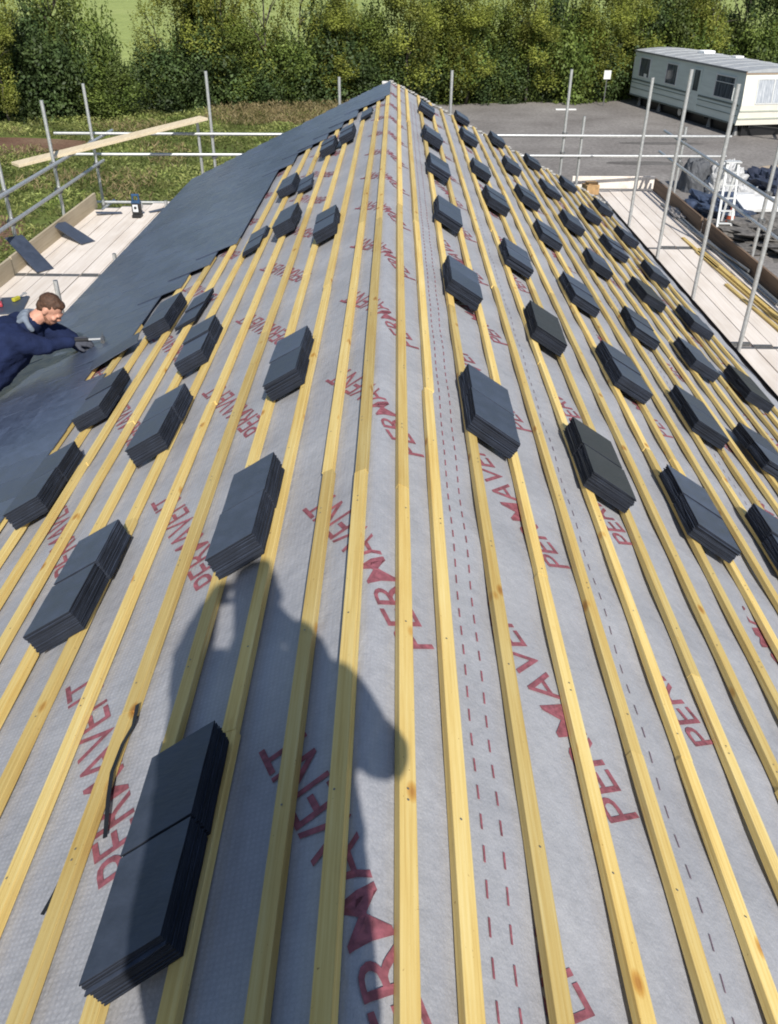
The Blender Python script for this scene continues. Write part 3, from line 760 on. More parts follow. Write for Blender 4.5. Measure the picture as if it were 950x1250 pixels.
def leaf_cloud(name, P, size, tint, mat, parent=None, seed=0, up=0.0, aspect=.55, nrm=None):
    """many small leaf faces at the points P"""
    g = np.random.default_rng(seed); n = len(P)
    d = g.normal(size=(n, 3)); d[:, 2] = d[:, 2]*(1 - up) + up*1.5; d /= np.linalg.norm(d, axis=1)[:, None]
    q = g.normal(size=(n, 3)); q -= d*(q*d).sum(1)[:, None]; q /= np.linalg.norm(q, axis=1)[:, None]
    if nrm is not None:                                       # leaves face outward from their clump
        m_ = nrm + g.normal(0, .42, (n, 3)); m_ /= np.linalg.norm(m_, axis=1)[:, None]
        d -= m_*(d*m_).sum(1)[:, None]; d /= np.linalg.norm(d, axis=1)[:, None]; q = np.cross(m_, d)
    s = (size*g.uniform(.6, 1.35, n))[:, None]
    V = np.empty((n, 4, 3)); V[:, 0] = P - d*s*.5; V[:, 1] = P + q*s*aspect*.5; V[:, 2] = P + d*s*.5; V[:, 3] = P - q*s*aspect*.5
    me = bpy.data.meshes.new(name); me.vertices.add(4*n); me.vertices.foreach_set('co', V.ravel())
    me.loops.add(4*n); me.loops.foreach_set('vertex_index', np.arange(4*n)); me.polygons.add(n)
    me.polygons.foreach_set('loop_start', np.arange(0, 4*n, 4)); me.polygons.foreach_set('loop_total', np.full(n, 4))
    me.update(calc_edges=True); me.materials.append(mat)
    at = me.attributes.new('tint', 'FLOAT', 'FACE'); at.data.foreach_set('value', np.broadcast_to(tint, n).astype(np.float32))
    me.validate(); return me

# grass: uncountable tufts on the left-hand plot
g = np.random.default_rng(11)
n = 95000
gy = 13 + 29*g.random(n)**1.0; gx = -1.0 - 16*g.random(n); 
cl = np.array([mnoise.noise((x*.55, y*.55, 0)) for x, y in zip(gx, gy)])
keep = (cl + g.normal(0, .25, n) > -.35) & ~((np.abs((gx + 15.6)/4.0)**2 + ((gy - 33.6)/1.8)**2) < 1) & ~((((gx + 11.5)/2.0)**2 + ((gy - 21)/2.4)**2 < 1) & (g.random(n) < .7))
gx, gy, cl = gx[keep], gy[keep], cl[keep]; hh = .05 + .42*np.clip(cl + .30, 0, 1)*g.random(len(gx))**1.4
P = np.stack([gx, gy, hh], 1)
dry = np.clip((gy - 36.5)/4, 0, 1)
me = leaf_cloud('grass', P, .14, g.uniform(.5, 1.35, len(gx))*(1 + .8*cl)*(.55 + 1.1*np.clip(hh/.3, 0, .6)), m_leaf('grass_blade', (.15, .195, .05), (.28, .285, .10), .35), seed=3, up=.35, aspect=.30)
tag(link('grass', me), 'rough green grass and weeds growing between the house and the hedge', None, None, 'stuff')
n = 9000; gx = -8.5 + 9.0*g.random(n)**.8; gy = 38.5 + (3.6 + (gx + 8.5)*.2)*g.random(n)
P = np.stack([gx, gy, .05 + .45*g.random(n)*np.clip((gy - 37)/3, .2, 1)], 1)
m2 = 26000; ax = -1 - 15*g.random(m2); ay = 14 + 24*g.random(m2); kk = np.array([mnoise.noise((a_*.42 + 7, b_*.42, 2)) for a_, b_ in zip(ax, ay)]) > .22
ax, ay = ax[kk], ay[kk]; P = np.concatenate([P, np.stack([ax, ay, .05 + .32*g.random(len(ax))], 1)]); n = len(P)
me = leaf_cloud('dry_grass', P, .20, g.uniform(.6, 1.3, n), m_leaf('dry_stalk', (.20, .17, .075), (.30, .23, .12), .2), seed=4, up=.7, aspect=.16)
tag(link('dry_grass', me), 'dry straw coloured grass along the hedge foot and in patches on the rough plot', None, None, 'stuff')

# ------------------------------------------------------------------ trees and hedge
LM = dict(light=m_leaf('pale_willow_leaf', (.24, .285, .05), (.40, .42, .095), .42), mid=m_leaf('mid_green_leaf', (.15, .21, .042), (.28, .33, .075), .35),
          dark=m_leaf('deep_green_leaf', (.035, .066, .024), (.085, .125, .038), .2), bright=m_leaf('bright_hedge_leaf', (.10, .16, .035), (.23, .29, .065), .3), bramble=m_leaf('bramble_leaf', (.05, .088, .032), (.125, .18, .052), .22))
BARK = simple('grey_bark', (.075, .065, .05), .9, .35, 9, (1, 1, .3), bmp=.4)
def crown_mesh(seed, kind, n, h0, h1, w, size, lobes=16, wisp=.3):
    g = np.random.default_rng(seed); pts = []; tn = []; nn = []
    for k in range(lobes):
        z = h0 + (h1 - h0)*(k + g.random())/lobes; f = (z - h0)/(h1 - h0)
        rad = w*(.35 + .65*math.sin(math.pi*min(max(.18 + .72*f, 0), 1)))
        a = g.random()*6.283; rr = rad*math.sqrt(g.random())*.75
        c = np.array([rr*math.cos(a), rr*math.sin(a), z]); r0 = w*g.uniform(.26, .50)
        m = int(n/lobes*g.uniform(.7, 1.3)); d = g.normal(size=(m, 3)); d /= np.linalg.norm(d, axis=1)[:, None]
        rr = r0*(g.random(m)**.45)[:, None]*np.array([1, 1, g.uniform(.8, 1.5)])
        p = c + d*rr
        nw = int(m*wisp/12)
        for q in range(nw):                                   # upright leafy shoots instead of stray leaves
            i0 = 12*q; base = p[i0].copy(); dr = np.array([g.normal(0, .22), g.normal(0, .22), 1.0]); ln = g.uniform(.35, 1.0)
            p[i0:i0 + 12] = base + dr*(np.linspace(0, ln, 12)[:, None]) + g.normal(0, .028, (12, 3))
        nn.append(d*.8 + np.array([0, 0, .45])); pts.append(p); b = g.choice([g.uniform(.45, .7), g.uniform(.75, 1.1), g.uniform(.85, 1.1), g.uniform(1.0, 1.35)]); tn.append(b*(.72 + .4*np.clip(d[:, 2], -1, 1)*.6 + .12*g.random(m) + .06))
    P = np.concatenate(pts); t = np.concatenate(tn); P[:, 2] = np.maximum(P[:, 2], .05)
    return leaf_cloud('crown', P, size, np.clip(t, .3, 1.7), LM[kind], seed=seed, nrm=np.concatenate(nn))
def trunk_mesh(seed, h, r0, limbs, w, straight=False):
    mb = MB(); r = random.Random(seed); p = Vector((0, 0, -.05)); pts = [p]
    for k in range(6): p = p + Vector((r.uniform(-.12, .12)*(0.3 if straight else 1), r.uniform(-.12, .12), h/6)); pts.append(p)
    for k, (a, b) in enumerate(zip(pts, pts[1:])): mb.tube(a, b, r0*(1 - k/7), 8, 0, 1, r0*(1 - (k+1)/7))
    for k in range(limbs):
        i = r.randint(2, 5); a = pts[i]; an = r.uniform(0, 6.28); e = a + Vector((math.cos(an)*w*.7, math.sin(an)*w*.7, r.uniform(.5, 1.7))); m = a.lerp(e, .5) + Vector((0, 0, .2))
        q = r0*.45; mb.tube(a, m, q, 6, 0, 1, q*.7); mb.tube(m, e, q*.7, 6, 0, 1, q*.25)
    return mb.data('trunk', BARK, True)
PROTO = {
 'light': [(crown_mesh(1, 'light', 18000, .9, 7.2, 1.75, .115, 26, .5), trunk_mesh(1, 6.0, .07, 7, 1.4)), (crown_mesh(2, 'light', 16000, 1.0, 7.6, 1.6, .11, 24, .5), trunk_mesh(2, 6.4, .065, 7, 1.3)), (crown_mesh(13, 'light', 4200, 1.0, 7.4, 1.5, .12, 22, .6), trunk_mesh(13, 6.6, .075, 10, 1.2))],
 'mid': [(crown_mesh(3, 'mid', 13000, .4, 6.4, 1.9, .13, 28, .35), trunk_mesh(3, 5.2, .12, 8, 1.4)), (crown_mesh(4, 'mid', 12000, .6, 6.8, 1.7, .13, 26, .35), trunk_mesh(4, 5.4, .11, 8, 1.4))],
 'dark': [(crown_mesh(5, 'dark', 13000, .3, 7.0, 1.9, .14, 24, .2), trunk_mesh(5, 5.8, .14, 8, 1.4)), (crown_mesh(6, 'dark', 10000, .4, 7.6, 1.35, .14, 22, .2), trunk_mesh(6, 6.0, .12, 8, 1.0))],
 'bright': [(crown_mesh(17, 'bright', 9000, .05, 2.1, 2.0, .13, 24, .3), None), (crown_mesh(18, 'bright', 9000, .05, 2.4, 1.8, .13, 24, .35), None)],
 'bramble': [(crown_mesh(7, 'bramble', 9000, .05, 2.1, 2.0, .14, 24, .25), None), (crown_mesh(8, 'bramble', 9000, .05, 2.4, 1.8, .14, 24, .3), None)],
}
def plant(kind, var, x, y, sx, sz, rot, name, label, cat, group):
    root = empty(name, (x, y, 0)); tag(root, label, cat, group); root.rotation_euler = (0, 0, rot); root.scale = (sx, sx, sz)
    c, t = PROTO[kind][var]
    link('crown' if t else 'foliage', c, root)
    if t: link('trunk', t, root)
T = 'trees in the far hedge line'; B = 'bramble bushes at the foot of the hedge line'
TREES = [
 # kind, variant, x, y, width, height scale, label
 ('dark', 0, -17.4, 41.0, 1.05, .92, 'broad dark tree at the grass side edge, behind the bare soil'),
 ('mid', 0, -15.0, 41.6, .95, .90, 'leafy tree beside the dark edge tree, facing the bright field gap'),
 ('light', 1, -16.2, 39.6, .75, .72, 'low pale tree in front of the dark edge tree'),
 ('light', 2, -10.9, 45.0, .85, .60, 'small pale tree in the bright field gap'),
 ('light', 1, -9.6, 45.4, 1.0, 1.0, 'pale wispy tree just past the bright field gap'),
 ('light', 0, -8.0, 45.8, 1.05, 1.0, 'pale full tree between the field gap and the bare trunk'),
 ('light', 2, -6.3, 46.4, .9, 1.0, 'thin see-through tree with a pale bare trunk against the field'),
 ('mid', 1, -7.6, 43.8, .9, .50, 'low rounded green bush-like tree under the pale full tree'),
 ('light', 2, -4.6, 47.5, .9, .72, 'sparse pale tree at the second field opening'),
 ('light', 0, -2.4, 46.4, 1.0, .60, 'pale tree rising straight behind the slated verge'),
 ('mid', 0, -1.0, 46.0, .9, .58, 'low green tree directly behind the ridge end on its grass side'),
 ('light', 1, 0.5, 46.9, 1.05, .95, 'pale tree directly behind the ridge end'),
 ('mid', 1, 2.0, 46.8, .95, .64, 'green tree behind the first guard rail pole past the ridge'),
 ('light', 0, 3.5, 47.6, 1.05, .62, 'pale tree at the start of the gravel yard edge'),
 ('mid', 0, 5.2, 47.4, .9, .66, 'mid green tree at the yard edge, two trees before the dark narrow one'),
 ('light', 1, 6.6, 48.4, 1.0, .72, 'pale yellow green tree next before the dark narrow tree'),
 ('dark', 1, 8.4, 48.2, .80, 1.0, 'narrow dark tree standing between paler trees near the white sign'),
 ('light', 0, 10.3, 49.6, 1.05, .62, 'pale tree behind the white sign post'),
 ('light', 1, 12.4, 51.0, 1.15, .62, 'pale tree rising behind the far end of the caravan'),
 ('mid', 1, 14.4, 51.0, 1.0, .78, 'green tree behind the middle of the caravan roof'),
 ('light', 0, 16.4, 51.6, 1.15, 1.0, 'pale bright tree behind the caravan roof vent'),
 ('dark', 1, 18.3, 51.0, 1.05, 1.0, 'dark tree behind the near half of the caravan roof'),
 ('light', 1, 20.3, 51.8, 1.1, 1.0, 'pale tree above the near end of the caravan'),
 ('dark', 0, 22.8, 51.5, 1.1, 1.05, 'dark tree past the near end of the caravan'),
]
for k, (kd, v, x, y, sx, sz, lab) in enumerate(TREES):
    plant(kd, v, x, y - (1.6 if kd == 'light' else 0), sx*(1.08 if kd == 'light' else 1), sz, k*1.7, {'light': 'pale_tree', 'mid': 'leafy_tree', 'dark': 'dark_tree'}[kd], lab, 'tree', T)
BR = []
x = -18.5; k = 0
while x < 20:
    y = 40.0 if x < -12.5 else 42.4 + (x + 12.5)*.28 if x < 0 else 45.9 + x*.22 if x < 11 else 49.6
    BR.append((x, y)); x += 1.95
nb = ['darkest', 'second', 'third', 'fourth', 'fifth', 'sixth', 'seventh', 'eighth', 'ninth', 'tenth', 'eleventh', 'twelfth', 'thirteenth', 'fourteenth', 'fifteenth', 'sixteenth', 'seventeenth', 'eighteenth', 'nineteenth', 'twentieth']
for k, (x, y) in enumerate(BR):
    plant('bright' if (x > 1 and k % 3) or (x < 0 and k % 4 == 3) else 'bramble', k % 2, x, y, 1.0 + .12*(k % 3), (.75 if x < 4 else .95) + .24*((k*7) % 3), k*2.1, 'bramble_bush',
          'bramble bush at the hedge foot, %s along from the grass side edge' % ('first' if k == 0 else nb[min(k, 19)]), 'bush', B)

xs = [-17.2, -15.6, -13.6, -11.2, -8.9, -7.0, -5.2, -3.2, -1.4, .5, 2.3, 4.1, 5.9, 7.7, 9.5, 11.3, 13.4, 15.6, 17.8, 20.0]
for k, x in enumerate(xs):
    y = 41.4 if x < -12.5 else 44.0 + (x + 12.5)*.25 if x < 0 else 47.2 + x*.2 if x < 11 else 50.4
    low = x in (-11.2, -5.2)
    plant(('bright', 'bramble', 'bright')[k % 3], (k + 1) % 2, x, y, 1.05 + .1*(k % 2), .85 if low else 1.15 + .22*((k*5) % 3), k*1.3 + .7, 'hedge_bush',
          'taller rounded bush in the second row of the hedge, %s along from the grass side' % nb[k].replace('darkest', 'first'), 'bush', 'rounded bushes in the second row of the hedge')
# ------------------------------------------------------------------ caravan
def caravan():
    A = Vector((11.80, 46.60, 0)); Bv = Vector((13.90, 37.10, 0)); d = (Bv - A).normalized(); L = (Bv - A).length
    e = Vector((-d.y, d.x, 0))
    if e.x < 0: e = -e
    W = 3.0
    root = empty('static_caravan', mat=Matrix(((d.x, e.x, 0, A.x), (d.y, e.y, 0, A.y), (0, 0, 1, 0), (0, 0, 0, 1))))
    tag(root, 'long pale green static caravan with flat grey roof parked at the yard edge', 'caravan')
    side = simple('caravan_green', (.58, .64, .60), .5, .10, 2.0, (.4, .4, 4)); end = simple('caravan_cream', (.80, .77, .68), .5, .06, 3)
    roofm = simple('caravan_roof', (.42, .435, .45), .5, .15, 3); trim = simple('caravan_trim', (.13, .16, .15), .5, .2, 6); fr = simple('window_frame', (.62, .63, .62), .4, .1, 8)
    mg, nt, N, Lk, p = nodes_of('caravan_glass')
    Lk.new(ramp(nt, noise_n(nt, coord(nt, (3, 3, .4)), 3, 3), [(.35, (.035, .042, .055)), (.65, (.11, .125, .15))]), p.inputs['Base Color']); p.inputs['Roughness'].default_value = .12
    mc, nt, N, Lk, p = nodes_of('net_curtain')
    Lk.new(ramp(nt, noise_n(nt, coord(nt, (14, 14, .2)), 2, 3), [(.35, (.28, .31, .36)), (.65, (.55, .57, .6))]), p.inputs['Base Color']); p.inputs['Roughness'].default_value = .2
    # shell: side profile extruded across, tumblehome toward the bottom edge
    b = MB(); z0, z1 = .45, 2.40
    prof = [(0.0, z0), (-.03, 1.16), (0, z1)]
    b.face([(0, 0, z0), (L, 0, z0), (L, 0, 1.15), (0, 0, 1.15)], 0); b.face([(0, 0, 1.15), (L, 0, 1.15), (L, 0.02, z1), (0, 0.02, z1)], 0)
    b.face([(0, W, z0), (0, W, z1), (L, W, z1), (L, W, z0)], 0)
    b.face([(0, 0, z0), (0, 0, z1), (0, W, z1), (0, W, z0)], 1)
    b.face([(L, 0, z0), (L, W, z0), (L + .14, W, 1.2), (L + .14, 0, 1.2)], 1); b.face([(L + .14, 0, 1.2), (L + .14, W, 1.2), (L, W, z1), (L, 0.02, z1)], 1)
    b.face([(L, 0, z0), (L + .14, 0, 1.2), (L, .02, z1)], 0); b.face([(L, W, z0), (L, W, z1), (L + .14, W, 1.2)], 0)
    b.face([(0, 0, z0), (0, W, z0), (L, W, z0), (L, 0, z0)], 0, .3)
    b.build('shell', [side, end], root)
    r = MB()
    nseg = 6; za = lambda v: z1 + .10*math.sin(math.pi*v/W) + .02
    for k in range(nseg):
        v0, v1 = W*k/nseg, W*(k+1)/nseg
        r.face([(-.06, v0 - (.05 if k == 0 else 0), za(v0)), (L + .08, v0 - (.05 if k == 0 else 0), za(v0)), (L + .08, v1 + (.05 if k == nseg-1 else 0), za(v1)), (-.06, v1 + (.05 if k == nseg-1 else 0), za(v1))])
    for u in (-.06, L + .08): r.face([(u, W*k/12, za(W*k/12)) for k in range(13)] + [(u, W, z1 - .04), (u, 0, z1 - .04)])
    r.face([(-.06, -.05, z1 - .05), (L + .08, -.05, z1 - .05), (L + .08, -.05, za(0)), (-.06, -.05, za(0))], 0, .45)
    for k in range(1, 10):
        u = L*k/10; pts = [Vector((u, W*q/nseg, za(W*q/nseg) + .006)) for q in range(nseg + 1)]
        r.path(pts, .016, 6, 0, .9)
    r.build('roof', roofm, root)
    v = MB(); v.abox((3.3, 1.9, z1 + .17), (.55, .55, .12), 0, 1.6); v.build('roof_vent', M['white'], root, bevel=.03)
    v = MB(); v.abox((5.4, 2.2, z1 + .14), (.4, .4, .08), 0, 1.2); v.build('roof_vent', M['white'], root, bevel=.02)
    t = MB()
    for z, h in ((1.17, .07), (1.03, .025), (.80, .02)): t.abox((L/2, -.012, z), (L - .05, .02, h), 0, 1)
    t.abox((L/2, -.01, z0 + .03), (L, .024, .06), 0, .8); t.build('side_trim', trim, root)
    def window(u0, u1, za_, zb, mat, name='window'):
        f = MB(); w = .05; y = .004
        f.abox(((u0+u1)/2, y - .012, zb), (u1 - u0 + w*2, .035, w)); f.abox(((u0+u1)/2, y - .012, za_), (u1 - u0 + w*2, .035, w*.8))
        for u in (u0, u1): f.abox((u, y - .012, (za_+zb)/2), (w*.8, .03, zb - za_))
        if u1 - u0 > 1.2: f.abox(((u0+u1)/2, y - .010, zb - .25), (u1 - u0, .02, .025)) 
        o = f.build(name, fr, root)
        g = MB(); g.face([(u0, y - .006, za_), (u1, y - .006, za_), (u1, y + .004, zb), (u0, y + .004, zb)]); g.build('pane', mat, o)
    window(.66, 1.72, 1.34, 2.16, mg); window(3.36, 4.36, 1.32, 2.15, mg); window(7.66, 9.10, 1.30, 2.12, mg)
    dmb = MB(); dmb.abox((6.15, -.012, 1.38), (.66, .03, 1.62), 0, 1); o = dmb.build('door', side, root, bevel=.006)
    gg = MB(); gg.abox((6.15, -.03, 1.72), (.44, .006, .80)); gg.build('door_window', mg, o)
    n = MB(); n.abox((1.35, -.008, 1.42), (.28, .005, .16)); n.build('notice', M['white'], root)
    # end window and trim
    s = (L + .14 - L)/(z1 - 1.2)
    f = MB(); X = lambda z: L + .14 - (z - 1.2)*(.14/1.2)
    for v0, v1 in ((.62, 1.30), (1.34, 2.0), (2.04, 2.5)):
        g = MB(); g.face([(X(1.28) + .012, v0, 1.28), (X(1.28) + .012, v1, 1.28), (X(2.10) + .012, v1, 2.10), (X(2.10) + .012, v0, 2.10)]); g.build('end_window', mc, root)
    for v0 in (.59, 1.32, 2.02, 2.53): f.bar((X(1.25) + .014, v0, 1.25), (X(2.13) + .014, v0, 2.13), .05, .03, (1, 0, 0), 0, 1)
    for z in (1.25, 2.13): f.bar((X(z) + .014, .59, z), (X(z) + .014, 2.53, z), .05, .03, (1, 0, 0))
    f.build('end_window_frame', fr, root)
    t = MB(); 
    for z, h, q in ((2.36, .10, .9),): t.bar((L + .03, -.02, z), (L + .03, W + .02, z), .05, h, (0, 0, 1), 0, q)
    t.build('end_cornice', simple('tan_trim', (.48, .36, .26), .6, .1, 5), root)
    t = MB(); t.bar((L + .105, 0, .98), (L + .105, W, .98), .03, .05, (0, 0, 1), 0, 1); t.bar((L + .06, 0, .70), (L + .06, W, .70), .03, .05, (0, 0, 1), 0, 1); t.build('end_trim', simple('sage_trim', (.42, .45, .38), .6, .1, 5), root)
    c = MB()
    c.abox((L/2, .45, .22), (L - .3, .03, .44)); c.abox((L - .25, 1.5, .22), (.03, 2.0, .44))  # dark panels added below the shell, standing in for the shade there
    for v in (.7, 2.3): c.abox((L/2, v, .40), (L - .1, .09, .13))
    for u in (1, 3, 5, 7, 9): c.abox((u, 1.5, .36), (.08, 2.7, .08))
    c.bar((L - .2, .7, .38), (L + 1.3, 1.5, .42), .08, .1); c.bar((L - .2, 2.3, .38), (L + 1.3, 1.5, .42), .08, .1); c.build('chassis_and_shade_panels', M['dark'], root)
    for v in (.25, 2.75):
        w = MB(); w.tube((4.9, v - .09, .31), (4.9, v + .09, .31), .31, 20); o = w.build('wheel', M['rubber'], root); q = MB(); q.tube((4.9, v - .10, .31), (4.9, v + .10, .31), .17, 14); q.build('rim', M['steel'], o)
    for u in (.5, 2.6, 7.2, 9.3):
        for v in (.35, 2.65):
            j = MB(); j.tube((u, v, 0), (u, v, .36), .13, 8, 0, 1, .05); j.build('support_leg', M['coupler'], root)
    j = MB(); j.tube((L + 1.2, 1.5, 0), (L + 1.2, 1.5, .75), .035, 8); j.build('jockey_post', M['coupler'], root)
caravan()

# ------------------------------------------------------------------ things in the yard
mb = MB(); mb.tube((0, 0, 0), (0, 0, 1.25), .03, 8); sg = empty('sign_post', (10.35, 45.7, 0)); tag(sg, 'small white blank sign on a thin post in front of the hedge', 'sign')
mb.build('post', M['coupler'], sg); mb = MB(); mb.abox((0, -.03, 1.40), (.34, .02, .38)); mb.build('sign_plate', M['white'], sg)
mb = MB(); mb.bar((7.75, 44.3, .03), (8.75, 44.35, .03), .18, .05); tag(mb.build('white_board', M['white']), 'short white board lying on the gravel near the hedge', 'board')
BAG = simple('white_bulk_bag', (.50, .50, .50), .7, .2, 5, bmp=.4); NAVY = simple('navy_tarpaulin', (.04, .047, .075), .5, .4, 6, bmp=.5); BLUE = simple('blue_tarpaulin', (.045, .062, .105), .5, .5, 7, bmp=.5)
crumple('bulk_bag', (9.35, 27.3, 0), (.42, .42, .95), 'dark grey bulk bag standing at the far end of the yard clutter', 'bulk bag', simple('grey_bulk_bag', (.085, .09, .10), .7, .3, 5), 2, amp=.15)
crumple('bulk_bag', (10.15, 26.9, 0), (.55, .5, .82), 'slumped whitish bulk bag beside the dark grey one', 'bulk bag', BAG, 4, amp=.35)
crumple('bulk_bag', (10.3, 25.8, 0), (.55, .55, .40), 'low whitish bulk bag flopped open over the blue tarpaulin', 'bulk bag', BAG, 6, amp=.4)
crumple('tarpaulin', (9.35, 24.6, 0), (.75, .95, .38), 'crumpled blue tarpaulin heap by the white step ladder', 'tarpaulin', BLUE, 8, amp=.5)
crumple('tarpaulin', (11.75, 27.0, 0), (.95, 1.45, .62), 'navy tarpaulin sheeted over a pile next to the white slab', 'tarpaulin', NAVY, 10, amp=.3, sharp=3.5)
crumple('rubble_heap', (10.3, 21.6, 0), (1.6, 1.5, .35), 'grey heap of rubble behind the brown toe board', 'rubble', simple('rubble', (.14, .13, .12), .95, .5, 9, bmp=.8), 12, amp=.6, sharp=4)
mb = MB()
mb.box(Matrix.Translation((10.35, 24.3, .30)) @ Matrix.Rotation(.06, 4, 'Z') @ Matrix.Rotation(R(12), 4, 'X'), 1.35, .75, .10, 0, 1.05); mb.box(Matrix.Translation((10.3, 24.6, .12)), 1.2, .6, .24, 0, .9); mb.box(Matrix.Translation((9.9, 24.75, .42)) @ Matrix.Rotation(.2, 4, 'Z'), .5, .3, .12, 0, 1)
tag(mb.build('foam_slab', M['white'], None, bevel=.01), 'white insulation slabs piled in front of the navy tarpaulin', 'slab')
def steps():
    root = empty('step_ladder', (8.62, 22.6, 0)); tag(root, 'white step ladder standing open in the yard behind the brown toe board', 'step ladder')
    m = simple('white_aluminium', (.66, .67, .66), .4, .1, 6)
    for s in (-1, 1):
        for f in (-1, 1):
            r = MB(); r.bar((s*.19 , f*.42, 0), (s*.14, f*.03, 1.70), .06, .03, (0, 1, 0)); r.build('leg', m, root)
    for k in range(5):
        z = .28 + k*.3; q = z/1.7; r = MB(); r.abox((0, -.42 + .39*q, z), (.34 - .08*q, .09, .025)); r.build('tread', m, root)
    r = MB(); r.abox((0, 0, 1.72), (.4, .2, .03)); r.build('top_plate', m, root)
steps()
def cone():
    root = empty('traffic_cone', (9.0, 22.9, 0)); tag(root, 'orange cone beside the legs of the white step ladder', 'cone')
    m = simple('cone_orange', (.42, .075, .025), .6, .15, 9)
    b = MB(); b.tube((0, 0, .03), (0, 0, .62), .15, 18, 0, 1, .03); b.build('body', m, root); b = MB(); b.abox((0, 0, .016), (.38, .38, .032)); b.build('base', M['rubber'], root, bevel=.008)
    b = MB(); b.tube((0, 0, .33), (0, 0, .45), .092, 18, 0, 1, .068, False); b.build('reflective_band', M['white'], root)
cone()

# ------------------------------------------------------------------ people
SKIN = simple('skin', (.58, .30, .21), .5, .12, 30, spec=.4)
def cloth(name, c, var=.25):
    m, nt, N, L, p = nodes_of(name)
    o = coord(nt, (1, 1, 1)); f = noise_n(nt, o, 9, 5, .6)
    cc = Vector(c); L.new(ramp(nt, f, [(.3, tuple(cc*(1 - var))), (.7, tuple(cc*(1 + var)))]), p.inputs['Base Color'])
    p.inputs['Roughness'].default_value = .9; p.inputs['Specular IOR Level'].default_value = .2
    bump(nt, p, noise_n(nt, coord(nt, (1, 1, 1)), 13, 3, .5), .5, .03); return m
def wrinkle(o, amp, sc, seed):
    me = o.data
    for v in me.vertices:
        q = mnoise.fractal(v.co*sc + Vector((seed, 0, 0)), 1.0, 2.0, 3)
        v.co += v.normal*amp*q
    me.update()
def head_into(mb, c, F, big=1.0):
    """skull, jaw, nose, brow, lips and ears in the head's own frame (x right, y forward, z up)"""
    T = lambda x, y, z: c + F @ Vector((x, y, z))*big
    def el(p, r): mb.ell(T(*p), tuple(k*big for k in r), F, 18, 12)
    el((0, -.012, .03), (.076, .098, .092)); el((0, .02, -.03), (.064, .078, .085)); el((0, .045, -.085), (.044, .045, .036))
    el((0, .088, .012), (.058, .018, .014)); mb.cap(T(0, .090, .006), T(0, .106, -.030), .010*big, .014*big); el((.016, .10, -.035), (.010, .012, .009)); el((-.016, .10, -.035), (.010, .012, .009))
    el((0, .088, -.062), (.026, .014, .007)); el((0, .086, -.074), (.022, .014, .008))
    for s in (-1, 1):
        el((s*.077, -.012, -.01), (.011, .022, .033)); el((s*.045, .07, -.025), (.022, .02, .02))
def frame3(fwd, up=(0, 0, 1)):
    y = Vector(fwd).normalized(); x = y.cross(Vector(up)).normalized(); z = x.cross(y)
    return Matrix(((x.x, y.x, z.x), (x.y, y.y, z.y), (x.z, y.z, z.z)))
def hand_into(mb, w, d, n, side, curl=.5, sc=1.0, g=0.0):
    """palm and five jointed fingers from wrist w along d; n leaves the back of the hand; side +1 puts the thumb along d x n"""
    d = Vector(d).normalized(); n = Vector(n); n = (n - d*n.dot(d)).normalized(); t = d.cross(n)*side
    P = lambda a, b, c: w + (d*a + t*b + n*c)*sc
    for k in range(4):
        mb.cap(P(.008, .012 - .008*k, 0), P(.088 - .004*abs(k - 1), .030 - .020*k, 0), (.017 + g)*sc, (.0125 + g)*sc)
    for k, (ln, b) in enumerate(((.068, .030), (.078, .010), (.072, -.010), (.056, -.030))):
        p = Vector(P(.088 - .004*abs(k - 1), b, 0)); a = 0.15
        for q, (fr, r0, r1) in enumerate(((.45, .0095, .009), (.32, .009, .008), (.26, .008, .007))):
            a += curl*(.55 if q else .35); dd = d*math.cos(a) - n*math.sin(a)
            e = p + dd*ln*fr*sc; mb.cap(p, e, (r0 + g)*sc, (r1 + g)*sc); p = e
    p = Vector(P(.022, .026, -.004)); q = p + (d*.55 + t*.75 - n*.25).normalized()*.040*sc; e = q + (d*.86 + t*.25 - n*.45).normalized()*.030*sc
    mb.cap(p, q, (.014 + g)*sc, (.011 + g)*sc); mb.cap(q, e, (.011 + g)*sc, (.009 + g)*sc)

